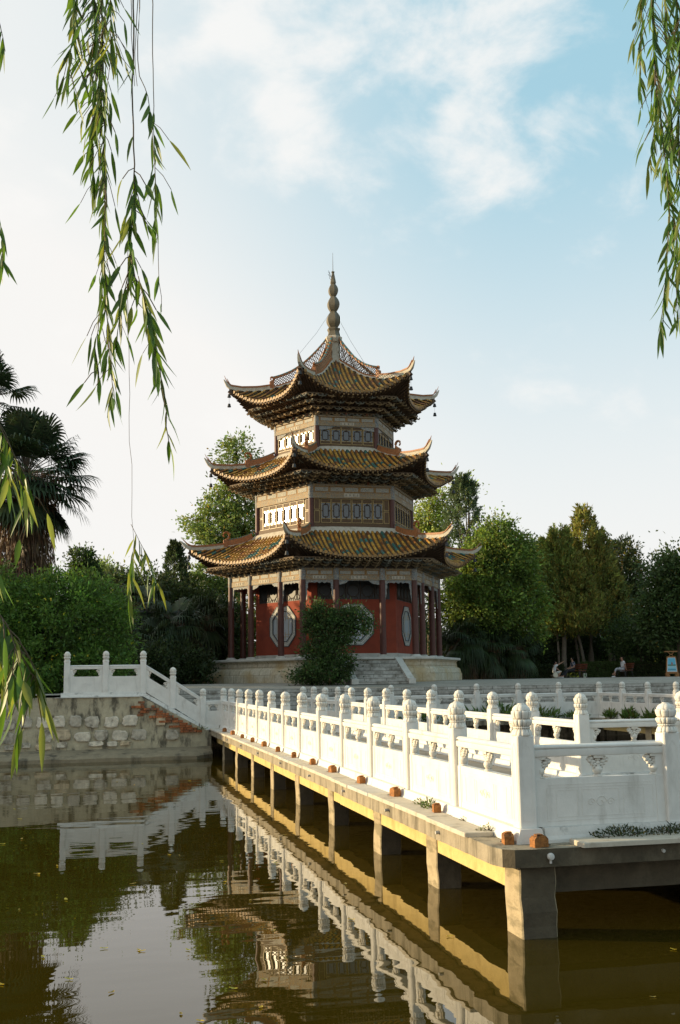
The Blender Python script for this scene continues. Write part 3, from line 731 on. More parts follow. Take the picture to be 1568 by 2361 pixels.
mb.lathe([(.02, -.14), (.1, -.1), (.155, -.02), (.13, .08), (.05, .17)], 9, lambda i, u: 1 + .25 * math.sin(u * 19), c=(HW * .42, .055, Z(5.05))); ppart(mb, 'patch_of_filler', 'plaster_white')

# painted lintels, valances and spandrel brackets between the columns (three visible sides plus the rest)
def lintel(a, ap, hw, z0, z1, bays, tags=True, valance=True, deep=.14):
    M = facemat(a); h = z1 - z0
    mb = MB(); mb.M = M
    mb.box(-hw, hw, ap - deep, ap + deep * .6, Z(z0), Z(z0 + h * .42)); mb.m = 1
    mb.box(-hw, hw, ap - deep, ap + deep * .45, Z(z0 + h * .43), Z(z0 + h * .84)); mb.m = 2
    mb.box(-hw, hw, ap - deep * 1.1, ap + deep * .9, Z(z0 + h * .84), Z(z1)); 
    for x0, x1 in bays:
        L = x1 - x0; n = max(2, round(L / .85)); w = L / n
        for i in range(n):
            xa, xb = x0 + i * w + .07, x0 + (i + 1) * w - .07; y = ap + deep * .45
            mb.m = 3; mb.box(xa, xb, y - .02, y + .012, Z(z0 + h * .49), Z(z0 + h * .78))
        # white cartouche with dark marks in the lower band
        c = (x0 + x1) / 2; mb.m = 4; y = ap + deep * .6; cw = min(.42, L * .24)
        mb.box(c - cw, c + cw, y - .02, y + .012, Z(z0 + h * .10), Z(z0 + h * .36)); mb.m = 5
        for i in range(4):
            cxm = c - cw * .75 + cw * .5 * i
            for (du, dv, ww, hh_) in ((0, .05, .10, .02), (-.03, 0, .02, .12), (.035, 0, .018, .12), (0, -.02, .09, .018), (0, -.055, .11, .018)):
                mb.box(cxm + du * .6 - ww * .3, cxm + du * .6 + ww * .3, y + .010, y + .016, Z(z0 + h * .23 + (dv - hh_ / 2) * .8), Z(z0 + h * .23 + (dv + hh_ / 2) * .8))
    L_ = ppart(mb, 'lintel', ['painted_ochre', 'painted_ochre', 'painted_mix', 'painted_panel', 'plaster_white', 'slate'])
    L_.data.materials[0] = MATS['painted_mix']
    if valance:
        for bi, (x0, x1) in enumerate(bays):
            mb = MB(); mb.M = M; L = x1 - x0; pts = []
            mid = len(bays) == 3 and bi == 1 or len(bays) == 1
            n = 28
            for i in range(n + 1):
                u = i / n; e = min(u, 1 - u)
                dd = (.22 if e < .12 else .22 - .20 * min(1, (e - .12) / .16)) if mid else (.10 + .05 * abs(math.sin(u * math.pi * 5)))
                dd += .02 * math.sin(u * 40); pts.append((x0 + u * L, dd))
            top = [(x, ap - .03, Z(z0)) for x, _ in pts]; bot = [(x, ap - .03, Z(z0 - max(.03, d))) for x, d in pts]
            top2 = [(x, ap + .03, Z(z0)) for x, _ in pts]; bot2 = [(x, ap + .03, Z(z0 - max(.03, d))) for x, d in pts]
            vs = top + bot + top2 + bot2; k = n + 1; fs = []
            for i in range(n): fs += [(i, i + 1, k + i + 1, k + i), (2 * k + i + 1, 2 * k + i, 3 * k + i, 3 * k + i + 1), (k + i, k + i + 1, 3 * k + i + 1, 3 * k + i)]
            mb.add(vs, fs)
            if not mid:
                for s, xx in ((1, x0), (-1, x1)):
                    prof = [(0, 0), (.20, 0), (.16, -.12), (.11, -.2), (.13, -.34), (.07, -.5), (.085, -.68), (.03, -.9), (0, -1.2)]
                    A = [(xx + s * p, ap - .025, Z(z0 - .02 + q)) for p, q in prof]; B = [(xx + s * p, ap + .025, Z(z0 - .02 + q)) for p, q in prof]
                    mb.loft([A, B])
            ppart(mb, 'valance', 'painted_blue')
bays1 = [(-HW + .15, -HW * .415 - .15), (-HW * .415 + .15, HW * .42 - .15), (HW * .42 + .15, HW - .15)]
for k, a in enumerate(FACES): lintel(a, APC, HW - .12, 7.75, 8.36, bays1)

# ground-storey red core with octagonal windows and dark lattice frieze
RWL = 4.62; APW = RWL * math.cos(math.pi / 6); WW = RWL / 2
mb = MB(); mb.loft([hexpts(RWL, Z(4.02)), hexpts(RWL, Z(8.9))]); ppart(mb, 'red_core_wall', 'red_wall')
mb = MB(); mb.loft([hexpts(RWL + .05, Z(3.77)), hexpts(RWL + .05, Z(4.02))]); ppart(mb, 'wall_footing', 'stone_grey')
mb = MB(); mb.loft([hexpts(6.2, Z(8.36)), hexpts(6.2, Z(8.55))]); ppart(mb, 'porch_ceiling', 'wood_dark')
def frieze(a):
    mb = MB(); mb.M = facemat(a); y = APW
    mb.m = 0; mb.box(-WW + .32, WW - .32, y - .02, y + .006, Z(6.85), Z(7.9)); mb.m = 1
    w = (2 * WW - .7); n = 5
    for i in range(n):
        c = -w / 2 + w * (i + .5) / n; r_ = w / n * .42
        for q in range(8):
            a0, a1 = q * math.pi / 4 + math.pi / 8, (q + 1) * math.pi / 4 + math.pi / 8
            mb.tube([(c + r_ * math.cos(a0), y + .02, Z(7.3) + r_ * math.sin(a0)), (c + r_ * math.cos(a1), y + .02, Z(7.3) + r_ * math.sin(a1))], .018, 4)
        for s in (-1, 1):
            mb.tube([(c + s * r_ * .5, y + .02, Z(7.3) - r_ * .85), (c + s * r_ * .85, y + .02, Z(6.87))], .018, 4)
            mb.tube([(c + s * r_ * .2, y + .02, Z(7.3) - r_ * .95), (c + s * r_ * .3, y + .02, Z(6.87))], .018, 4)
        mb.tube([(c - w / n / 2, y + .02, Z(6.87)), (c - w / n / 2, y + .02, Z(7.9))], .03, 4)
    ppart(mb, 'lattice_frieze', ['dark_metal', 'wood_dark'])
def octagon(r_, cham): 
    return [(-r_ + cham, -r_), (r_ - cham, -r_), (r_, -r_ + cham), (r_, r_ - cham), (r_ - cham, r_), (-r_ + cham, r_), (-r_, r_ - cham), (-r_, -r_ + cham)]
def oct_window(a):
    M = facemat(a); cz = Z(5.52)
    fr = MB(); fr.M = M
    def ringo(r0, r1, y0, y1, m_):
        fr.m = m_; A, B = octagon(r0, r0 * .55), octagon(r1, r1 * .55)
        for i in range(8):
            j = (i + 1) % 8
            q = [A[i], A[j], B[j], B[i]]
            fr.loft([[(p[0], y0, cz + p[1] * 1.0) for p in q], [(p[0], y1, cz + p[1]) for p in q]])
    ringo(1.085, 1.04, APW - .03, APW + .05, 1); ringo(1.036, .84, APW - .03, APW + .035, 0); ringo(.834, .78, APW - .03, APW + .055, 1)
    # meander of dark key fret on the white band
    fr.m = 1; A, B = octagon(1.036, 1.036 * .55), octagon(.84, .84 * .55)
    for i in range(8):
        j = (i + 1) % 8; o0, o1, i0, i1 = [Vector((p[0], 0, p[1])) for p in (A[i], A[j], B[i], B[j])]
        L = ((o1 - o0).length + (i1 - i0).length) / 2; n = max(3, round(L / .17))
        def Pt(u, v): return (o0.lerp(o1, u)).lerp(i0.lerp(i1, u), v)
        for q in range(n):
            u0, u1 = (q + .12) / n, (q + .88) / n; um = (u0 + u1) / 2
            segs = [((u0, .2), (u1, .2)), ((u0, .2), (u0, .42)), ((u1, .2), (u1, .42)), ((um, .2), (um, .8)), ((u0 - .1 / n, .8), (u1 + .1 / n, .8)), ((u0, .8), (u0, .6)), ((u1, .8), (u1, .6))]
            for (s0, s1) in segs:
                P_, Q_ = Pt(*s0), Pt(*s1); d = (Q_ - P_)  .normalized() * .0085; nn = Vector((-d.z, 0, d.x))
                q4 = [P_ - d - nn, Q_ + d - nn, Q_ + d + nn, P_ - d + nn]
                fr.add([(p.x, APW + .039, cz + p.z) for p in q4], [(0, 1, 2, 3)])
    w = ppart(fr, 'octagonal_window', ['window_white', 'slate'])
    mb = MB(); mb.M = M; mb.add([(p[0], APW + .012, cz + p[1]) for p in octagon(.785, .785 * .55)], [tuple(range(8))]); ppart(mb, 'pane', 'painted_glass', w)
    mb = MB(); mb.M = M; y = APW + .022; g = .010
    def bar(x0, x1, z0, z1): mb.box(x0 - g, x1 + g, y - .008, y, cz + z0 - g, cz + z1 + g)
    for s in (-1, 1):
        bar(s * .47, s * .47, -.62, .62); bar(s * .22, s * .22, .30, .74) ; bar(s * .22, s * .22, -.74, -.30)
        for q in (-1, 1):
            y_ = q
            mb.box(min(s * .22, s * .76) - g, max(s * .22, s * .76) + g, y - .008, y + .001, cz + q * .42 - g, cz + q * .42 + g)
            mb.box(min(s * .47, s * .1) - g, max(s * .47, s * .1) + g, y - .008, y + .0015, cz + q * .55 - g, cz + q * .55 + g)
    ppart(mb, 'glazing_bar', 'gilt', w)
for k in (0, 1, 5): frieze(FACES[k]); oct_window(FACES[k])

# ---- upper storeys
def window_mbs(w, h):
    """carved casement: frame + (pane separately); local x across, y out, z up from 0"""
    fr = MB(); p = MB()
    def bx(mb, x0, x1, z0, z1, y0, y1, m_=0): mb.m = m_; mb.box(x0, x1, y0, y1, z0, z1)
    g = .028
    t0, t1 = h * .17, h * .83
    # gilt outer strips
    for x0, x1 in ((0, g), (w - g, w)): bx(fr, x0, x1, 0, h, 0, .05, 1)
    for z in (0, t0 - g / 2, t1 - g / 2, h - g): bx(fr, g, w - g, z, z + g, 0, .05, 1)
    bx(fr, g, w - g, g, t0 - g / 2, 0, .025, 0); bx(fr, g, w - g, t1 + g / 2, h - g, 0, .025, 0)
    bx(fr, g + .04, w - g - .04, g + .03, t0 - g / 2 - .03, .02, .034, 2); bx(fr, g + .04, w - g - .04, t1 + g / 2 + .03, h - g - .03, .02, .034, 2)
    # inner rounded ring with ties
    cxm, cz = w / 2, (t0 + t1) / 2; a_, b_ = w * .27, (t1 - t0) * .38; c_ = .05
    pts = [(-a_ + c_, -b_), (a_ - c_, -b_), (a_, -b_ + c_), (a_, b_ - c_), (a_ - c_, b_), (-a_ + c_, b_), (-a_, b_ - c_), (-a_, -b_ + c_), (-a_ + c_, -b_)]
    fr.m = 0
    for q, r_ in zip(pts[:-1], pts[1:]): fr.tube([(cxm + q[0], .03, cz + q[1]), (cxm + r_[0], .03, cz + r_[1])], .022, 5)
    for x0, x1, z in ((g, cxm - a_, cz), (cxm + a_, w - g, cz)): fr.tube([(x0, .03, z), (x1, .03, z)], [.02, .035], 5)
    for z0, z1 in ((t0, cz - b_), (cz + b_, t1)): fr.tube([(cxm, .03, z0), (cxm, .03, z1)], [.03, .04], 5)
    p.add([(g, .008, t0), (w - g, .008, t0), (w - g, .008, t1), (g, .008, t1)], [(0, 1, 2, 3)])
    return fr, p
def storey(Rr, z0, zl, z1, npan, side, sill):
    ap = Rr * math.cos(math.pi / 6); hw = Rr / 2
    mb = MB(); mb.loft([hexpts(Rr - .06, Z(z0)), hexpts(Rr - .06, Z(z1 + .75))]); ppart(mb, 'storey_core', 'wood_dark')
    mb = MB()
    for zz0, zz1, rr in ((z0, z0 + sill * .5, .05), (z0 + sill * .5, z0 + sill, .02)): mb.loft([hexpts(Rr + rr, Z(zz0)), hexpts(Rr + rr, Z(zz1))])
    ppart(mb, 'sill_band', 'carved_wood')
    pw = (2 * hw - .36 - 2 * side) / npan; ph = zl - z0 - sill - .03
    fr, pn = window_mbs(pw - .04, ph)
    fo = fr.build('window', ['wood_dark', 'gilt', 'carved_wood']); po = pn.build('pane', 'window_glass'); fme, pme = fo.data, po.data
    bpy.data.objects.remove(fo); bpy.data.objects.remove(po)
    for k, a in enumerate(FACES):
        lintel(a, ap + .02, hw - .08, zl, z1, [(-hw + .15, hw - .15)], valance=(Rr < 4))
        if k in (2, 3, 4): continue
        M = facemat(a)
        for i in range(npan):
            f_ = link('window', fme, pg); x = -hw + .18 + side + pw * i + .02
            f_.matrix_local = M @ Matrix.Translation((x, ap - .035, Z(z0 + sill + .015)))
            link('pane', pme, f_)
        if side:
            for s in (-1, 1):
                mb = MB(); mb.M = M; xa = min(s * (hw - .18), s * (hw - .18 - side + .03)); xb = max(s * (hw - .18), s * (hw - .18 - side + .03)); zb = z0 + sill + .02; hm = zb + ph * .52
                for za, zb_ in ((zb, hm - .02), (hm + .02, zb + ph)):
                    mb.m = 1; mb.box(xa, xb, ap - .06, ap - .025, Z(za), Z(zb_)); mb.m = 0; mb.box(xa + .035, xb - .035, ap - .03, ap - .020, Z(za + .035), Z(zb_ - .035))
                ppart(mb, 'carved_side_panel', ['carved_wood', 'gilt'])
    mb = MB(); mb.lathe([(.155, 0), (.15, z1 - z0 - .001)], 16); o = mb.build('corner_post', 'red_column', None, True, 60); me = o.data; bpy.data.objects.remove(o)
    mb = MB(); mb.lathe([(.157, 0), (.162, .01), (.162, z1 - zl)], 16); o = mb.build('painted_neck', 'painted_blue', None, True, 60); me2 = o.data; bpy.data.objects.remove(o)
    for p in hexpts(Rr - .05, Z(z0)):
        c = link('corner_post', me, pg); c.location = p; n_ = link('painted_neck', me2, c); n_.location = (0, 0, zl - z0)
storey(4.55, 10.60, 12.22, 12.98, 6, .34, .30)
storey(3.45, 15.14, 16.40, 16.98, 5, .0, .24)
# ground lintel already built; storey-two lintel needs none of the spandrels

# ---- roofs
PAL = [((.46, .235, .035), 5.5), ((.38, .165, .03), 3.6), ((.22, .085, .025), 1.8), ((.50, .29, .06), 2.2), ((.05, .16, .13), .9), ((.08, .11, .09), .4)]
PALW = np.array([w for _, w in PAL]); PALW = PALW / PALW.sum()
def tcol(big=0.):
    if big > .60: c = np.array(PAL[4][0])
    else: c = np.array(PAL[rng.choice(len(PAL), p=PALW)][0])
    return tuple(c * rng.uniform(.75, 1.2))
def make_roof(ai, zi, ao, ze, ext, lift, spacing, zsteep, wall_ap, zl, tipR, tipZ, apex=False, green=(), hip=()):
    wm = (ao + ext) * T30
    hR = [p[0] * math.cos(math.pi / 6) for p in hip]; hZ = [p[1] for p in hip]
    def zf(a, w):
        tau = (a - ai) / (ao - ai)
        if apex: g = 1 - (1 - min(tau, 1)) ** 1.5 if tau <= 1 else 1 + .10 * (tau - 1)
        else: g = (1 + zsteep) * tau - zsteep * tau * tau if tau < 1.3 else tau
        zm = zi + (ze - zi) * g; zh = float(np.interp(a, hR, hZ))
        return zm + (zh - zm) * min(1.06, abs(w) / max(a * T30, .01)) ** 2.7
    def ae(w): return ao + ext * (min(1, abs(w) / wm)) ** 2.6
    def a0(w): return max(ai, abs(w) / T30)
    rf = empty('tiled_roof'); rf.parent = pg
    nrow = int(wm / spacing)
    for k, a in enumerate(FACES):
        d, t = adir(a), atan_(a)
        def P(aa, w, dz=0., lat=0.): q = d * aa + t * (w + lat); return Vector((q.x, q.y, Z(zf(aa, w)) + dz))
        # pans
        mb = MB(); ws = np.linspace(-wm, wm, 4 * nrow + 1); NA = 14
        vs = []; fs = []
        for w in ws:
            s0, s1 = a0(w), max(ae(w), a0(w) + .001)
            for j in range(NA + 1): vs.append(P(s0 + (s1 - s0) * j / NA, w))
        m_ = NA + 1
        for i in range(len(ws) - 1):
            for j in range(NA): fs.append((i * m_ + j, i * m_ + j + 1, (i + 1) * m_ + j + 1, (i + 1) * m_ + j))
        mb.add(vs, fs)
        # overlapping pan tiles between barrels
        for i in range(-nrow, nrow):
            w = (i + .5) * spacing
            if abs(w) > wm - .1: continue
            s = a0(w) + .12; e = ae(w) - .03
            while s < e:
                s2 = min(s + .16, e + .05); b = spacing * .33
                A = [P(s, w, .012, x) for x in (-b, 0, b)]; B = [P(s2, w, .045 if x else .02, x) for x in (-b, 0, b)]
                A[1].z -= .015; mb.add(A + B, [(0, 3, 4, 1), (1, 4, 5, 2)]); 
                s += .14
        ppart(mb, 'pan_tiles', 'pan_tile', rf)
        # barrel tiles
        mb = MB()
        for i in range(-nrow, nrow + 1):
            w = i * spacing
            s, e = a0(w) + .10, ae(w) + .03
            if e - s < .12: continue
            L = .30; first = True
            while s < e - .02:
                s2 = min(s + L, e)
                u = (w / wm); v = (s - ai) / (ao - ai)
                gp = 1. if any(abs(u - gu) + abs(v - gv) * .55 < gr for gu, gv, gr in green) and rng.random() < .6 else 0.
                mb.col = tcol(gp); r0_, r1_ = .066, .082
                rings = []
                for ss, rr in ((s, r0_), (s2, r1_)):
                    rings.append([P(ss, w, rr * math.sin(x) * 1.05 + .01, rr * math.cos(x)) for x in np.linspace(0, math.pi, 6)])
                mb.loft(rings, cap=False, closed=False)
                mb.add(rings[1], [tuple(range(6))])
                s = s2
            # round end cap and drip
            c = P(e + .012, w, .03); cc = rng.uniform(.75, 1.2); mb.col = (.36 * cc, .19 * cc, .055 * cc)
            mb.add([c + t * (.088 * math.cos(x)) + Vector((0, 0, .088 * math.sin(x))) for x in np.linspace(0, 2 * math.pi, 11)[:-1]], [tuple(range(10))])
            mb.add([c + t * (.088 * math.cos(x)) + Vector((0, 0, .088 * math.sin(x))) + d * q for q in (-.05, 0) for x in np.linspace(0, 2 * math.pi, 11)[:-1]], [(j, (j + 1) % 10, 10 + (j + 1) % 10, 10 + j) for j in range(10)])
            for w2 in ([w + spacing / 2] if i < nrow else []):
                if abs(w2) < wm:
                    c = P(ae(w2) + .03, w2, -.02); cc = rng.uniform(.6, 1.1); mb.col = (.27 * cc, .17 * cc, .08 * cc)
                    mb.add([c + t * -.085 + Vector((0, 0, .05)), c + t * .085 + Vector((0, 0, .05)), c + t * .04 + Vector((0, 0, -.05)), c + Vector((0, 0, -.09)), c + t * -.04 + Vector((0, 0, -.05))], [(0, 4, 3, 2, 1)])
        ppart(mb, 'barrel_tiles', 'tile', rf)
        # white scalloped plaster where the tiles meet the wall band
        if not apex:
            mb = MB(); hw_ = ai * T30; n = int(2 * hw_ / .04)
            top, bot = [], []
            for i in range(n + 1):
                w = -hw_ + 2 * hw_ * i / n; sc = abs(math.cos(math.pi * w / spacing))
                bot.append(P(ai + .12 + .11 * (1 - sc), w, .02 + .085 * sc)); q = P(ai - .03, w, .19); top.append(q)
            mid = [P(ai + .05, w_, .15) for w_ in np.linspace(-hw_, hw_, n + 1)]
            mb.loft([bot, mid, top], cap=False, closed=False); ppart(mb, 'plaster_skirt', 'plaster_white', rf)
        # eave board, soffit and rafters
        mb = MB(); mb.col = (.085, .05, .03); n = 40; up, dn, sf = [], [], []
        for i in range(n + 1):
            w = -wm + 2 * wm * i / n; e = ae(w)
            up.append(P(e - .02, w, -.02)); dn.append(P(e - .05, w, -.13))
            q = P(e - .05, w, -.13); ws_ = w * (wall_ap / (ao + ext)); r_ = d * wall_ap + t * ws_
            sf.append(Vector((r_.x, r_.y, Z(zl) + .42)))
        mb.loft([up, dn, sf], cap=False, closed=False)
        for i in range(-nrow, nrow + 1):
            w = i * spacing
            for q, off, colr in ((0, .0, (.30, .18, .07)), (1, .22, (.24, .14, .06))):
                e = ae(w) - .04 - off; w0 = w * (wall_ap / (ao + ext)); A_ = P(e, w, -.17 - .07 * q); r_ = d * wall_ap + t * w0; B_ = Vector((r_.x, r_.y, Z(zl) + .36 - .03 * q))
                mb.col = tuple(np.array((.085, .05, .03)) * rng.uniform(.7, 1.3)); mb.tube([B_, A_], .04, 4)
                mb.col = tuple(np.array(colr) * rng.uniform(.7, 1.2)); dd = (A_ - B_).normalized()
                mb.tube([A_ + dd * .002, A_ + dd * .05], .043, 5)
        ppart(mb, 'eave_rafters', 'timber', rf)
        # bracket clusters (dougong) under the eave
        mb = MB(); M = facemat(a); mb.M = M; ov = ao - wall_ap
        ntier = 4; tiers = []
        for q in range(ntier):
            y = wall_ap + .10 + ov * .72 * q / (ntier - 1); z = Z(zl) + .04 + (ze - zl - .24) * q / (ntier - 1)
            hw_ = y * T30; mb.col = tuple(np.array((.11, .072, .04)) * rng.uniform(.8, 1.2))
            mb.box(-hw_, hw_, y - .05, y + .03, z + .10, z + .17)
            nb = max(3, int(2 * hw_ / .52)); 
            for i in range(nb + 1):
                x = -hw_ + 2 * hw_ * (i + (.5 if q % 2 else 0)) / (nb if not q % 2 else nb)
                if abs(x) > hw_ + .02: continue
                c = rng.uniform(.75, 1.25); base = np.array((.23, .165, .09)) if rng.random() < .7 else np.array((.15, .15, .125)); mb.col = tuple(base * c)
                L = .24; zz_ = z
                mb.tube([(x - L, y, zz_ + .075), (x - L * .75, y + .02, zz_ + .015), (x - L * .35, y + .03, zz_), (x, y + .03, zz_ - .012), (x + L * .35, y + .03, zz_), (x + L * .75, y + .02, zz_ + .015), (x + L, y, zz_ + .075)], [.03, .042, .045, .048, .045, .042, .03], 5)
                mb.col = tuple(base * c * 1.15)
                mb.tube([(x, y - .25, zz_ - .02), (x, y + .10, zz_ - .03), (x, y + .2, zz_ - .055), (x, y + .25, zz_ + .0), (x, y + .21, zz_ + .05)], [.04, .045, .045, .035, .02], 5)
                for sx in (-L, 0, L): mb.box(x + sx - .045, x + sx + .045, y - .05, y + .05, zz_ + .06, zz_ + .105)
        # red pegs over the lintel
        nb = max(3, int(2 * wall_ap * T30 / .9)); mb.col = (.22, .07, .035)
        for i in range(nb): 
            x = -wall_ap * T30 + 2 * wall_ap * T30 * (i + .5) / nb; mb.box(x - .05, x + .05, wall_ap, wall_ap + .16, Z(zl) + .0, Z(zl) + .16)
        ppart(mb, 'eave_brackets', 'timber', rf)
    # hip ridges with horns
    for k in range(6):
        ah = R(60 * k + 30); dh = adir(ah); th = atan_(ah)
        def H(aa, dz=0.):   # point on the hip at apothem aa
            q = dh * (aa / math.cos(math.pi / 6)); return Vector((q.x, q.y, Z(zf(aa, aa * T30)) + dz))
        aend = ao + ext; Rend = aend / math.cos(math.pi / 6)
        hr = empty('hip_ridge'); hr.parent = rf
        tip = dh * tipR + Vector((0, 0, Z(tipZ)))
        low = ai + (aend - ai) * (.42 if not apex else .56)
        # lower ridge sweeping out to the horn
        pts = [H(low + (aend - low) * i / 10) for i in range(10)]
        e0 = H(aend - .10); e1 = dh * (Rend + (tipR - Rend) * .35) + Vector((0, 0, e0.z + (Z(tipZ) - e0.z) * .30)); e2 = dh * (Rend + (tipR - Rend) * .75) + Vector((0, 0, e0.z + (Z(tipZ) - e0.z) * .68))
        pts = pts + [e0, e1, e2, tip]
        nn = len(pts)
        def pr(i, y0, y1, hw_):
            f_ = 1 if i < nn - 4 else (1, .85, .6, .22)[i - (nn - 4)]
            return [(-hw_ * f_, y0), (hw_ * f_, y0), (hw_ * f_, y0 + (y1 - y0) * f_), (-hw_ * f_, y0 + (y1 - y0) * f_)]
        mb = MB(); mb.sweep(pts, lambda i: pr(i, -.04, .16, .085)); ppart(mb, 'ridge_plaster', 'plaster_white', hr)
        mb = MB(); mb.sweep(pts, lambda i: pr(i, .161, .22, .11)); mb.sweep([p + Vector((0, 0, .222)) for p in pts], lambda i: pr(i, 0, .045, .05)); ppart(mb, 'ridge_moulding', 'ridge_orange', hr)
        # scallops of plaster beside the ridge, both faces
        mb = MB()
        for s in (-1, 1):
            a_ = ah + s * R(30) * -1; d, t = adir(ah - s * R(30)), atan_(ah - s * R(30)); rows = []
            n = 60
            for i in range(n + 1):
                aa = ai + .1 + (aend - ai - .15) * i / n; w = aa * T30; sc = abs(math.cos(math.pi * w / spacing))
                o_ = .10 + .10 * (1 - sc)
                q0 = d * aa + t * (s * w); q1 = d * (aa + .02) + t * (s * (w - o_))
                rows.append((Vector((q0.x, q0.y, Z(zf(aa, w)) + .13)), Vector((q1.x, q1.y, Z(zf(aa, w - o_)) + .03 + .07 * sc))))
            mb.loft([[r_[0] for r_ in rows], [r_[1] for r_ in rows]], cap=False, closed=False)
        ppart(mb, 'plaster_scallop', 'plaster_white', hr)
        # upper ridge wall
        up = [H(ai + (low - ai) * i / 12) for i in range(13)]
        if apex:
            mb = MB(); hgt = lambda i: .52 + .84 * math.exp(-i / 12 * 3.2 / .9)
            mb.sweep(up, [(-.06, .0), (.06, .0), (.06, .12), (-.06, .12)]); 
            mb.sweep([p + Vector((0, 0, hgt(i))) for i, p in enumerate(up)], [(-.07, 0), (.07, 0), (.07, .06), (-.07, .06)]); ppart(mb, 'ridge_rails', 'ridge_orange', hr)
            mb = MB(); N_ = 19
            def U(f, z):
                x = f * 12; i = min(11, int(x)); p = up[i].lerp(up[i + 1], x - i); return p + Vector((0, 0, .10 + z * (hgt(x) - .10)))
            for q in range(N_):
                f0, f1 = q / N_, (q + 1) / N_
                for z_ in range(3):
                    za, zb = z_ / 3, (z_ + 1) / 3
                    mb.tube([U(f0, za), U(f1, zb)], .020, 4); mb.tube([U(f0, zb), U(f1, za)], .020, 4)
            ppart(mb, 'ridge_lattice', 'carved_wood', hr)
            tops = [p + Vector((0, 0, hgt(i) + .06)) for i, p in enumerate(up)]
        else:
            mb = MB(); mb.sweep(up, [(-.075, 0), (.075, 0), (.075, .36), (-.075, .36)]); ppart(mb, 'ridge_wall', 'ridge_orange', hr)
            tops = [p + Vector((0, 0, .361)) for p in up]
        mb = MB(); NT = 26
        for q in range(NT):
            x0_, x1_ = q / NT * 12, (q + 1) / NT * 12
            def TT(x): i = min(11, int(x)); return tops[i].lerp(tops[i + 1], x - i)
            c = (.05, .20, .19) if q % 2 else (.30, .14, .05); mb.col = tuple(np.array(c) * rng.uniform(.8, 1.2)); mb.tube([TT(x0_) + Vector((0, 0, .03)), TT(x1_) + Vector((0, 0, .03))], .062, 6)
        ppart(mb, 'ridge_cap_tiles', 'tile', hr)
        # ornament at the end of the upper ridge: upright curl
        mb = MB(); b = H(low + .05); up_ = Vector((0, 0, 1))
        mb.sweep([b + up_ * .0, b + up_ * .42], [(-.10, -.12), (.10, -.12), (.10, .12), (-.10, .12)], up=dh)
        hsz = .26 if not apex else .15
        cpts = [b + up_ * .40]
        for i in range(12): aa = -math.pi / 2 + i * .52; r_ = hsz * (1 - i / 18); cpts.append(b + up_ * (.42 + hsz) + dh * (r_ * math.cos(aa) * (1 if k % 2 else -1)) + up_ * (r_ * math.sin(aa)))
        mb.tube(cpts, [.10] + [.085 - .004 * i for i in range(12)], 6); ppart(mb, 'ridge_ornament', 'ridge_orange', hr)
        # corner beam under the horn
        mb = MB(); mb.col = (.09, .055, .035)
        w_ = dh * (wall_ap / math.cos(math.pi / 6)); mb.sweep([Vector((w_.x, w_.y, Z(zl) + .2)), H((wall_ap + aend) / 2, -.42), H(aend - .25, -.32), H(aend - .02, -.12)], [(-.10, -.1), (.10, -.1), (.10, .1), (-.10, .1)]); 
        for q in range(3):
            p = H(wall_ap + (aend - wall_ap) * (.15 + .2 * q), -.62 + .05 * q); mb.col = (.15, .13, .10)
            for s in (-1, 1): mb.tube([p + th * (-.35 * s), p + th * (-.15 * s) + Vector((0, 0, -.07)), p + dh * .2, p + dh * .38 + Vector((0, 0, .05))], [.03, .045, .05, .03], 5)
        ppart(mb, 'corner_beam', 'timber', hr)
        # wind bell pair hanging below the horn
        if k in (0, 1, 4, 5) or True:
            hp = H(aend - .03, -.12)
            if k in (0, 1, 4, 5):
                wb = empty('wind_bell', (PC[0] + hp.x, PC[1] + hp.y, PC[2] + hp.z))
                lvl = 'top' if apex else 'middle' if ai < 3.5 else 'lowest'; pos = {0: 'front right', 1: 'far right', 4: 'far left', 5: 'front left'}[k]
                tag(wb, 'dark wind bell hanging under the %s corner of the %s pagoda roof' % (pos, lvl), 'wind bell', 'wind bells under the roof corners')
                mb = MB(); mb.tube([(0, 0, .05), (0, 0, -.75)], .007, 4); mb.build('wire', 'dark_metal', wb)
                for zb in ((-.42,) if False else (-.36, -.92)):
                    mb = MB(); mb.lathe([(.025, .17), (.07, .15), (.085, .06), (.11, -.03), (.10, -.035)], 12, None, c=(0, 0, zb)); mb.build('bell', 'dark_metal', wb, True, 50)
    return zf
make_roof(4.10, 10.48, 6.62, 8.86, .62, 0, .262, .36, APC, 8.36, 8.78, 10.32, green=[(-.05, .7, .14), (.12, .3, .10), (.5, .62, .07)],
          hip=[(4.73, 10.46), (5.1, 10.28), (5.6, 10.12), (6.5, 9.96), (7.4, 9.85), (8.0, 9.82), (8.4, 9.86)])
make_roof(3.02, 15.10, 5.62, 13.52, .60, 0, .255, .36, 4.55 * .866, 12.98, 7.50, 15.03, green=[(-.2, .5, .15), (.25, .8, .08)],
          hip=[(3.49, 15.08), (3.9, 14.88), (4.5, 14.66), (5.2, 14.51), (6.0, 14.43), (6.8, 14.42), (7.2, 14.46)])
make_roof(.34, 20.98, 4.72, 17.93, .62, 0, .25, 0, 3.45 * .866, 16.98, 6.42, 19.6, apex=True, green=[(.0, .85, .06)],
          hip=[(.39, 20.98), (.9, 20.68), (1.4, 20.33), (2.0, 19.92), (2.5, 19.62), (3.2, 19.34), (3.8, 19.17), (4.5, 19.04), (5.4, 18.98), (6.0, 19.04), (6.3, 19.12)])
mb = MB(); mb.loft([hexpts(.62, Z(20.6)), hexpts(.40, Z(21.3)), hexpts(.36, Z(22.15))]); ppart(mb, 'apex_drum', 'plaster_white')
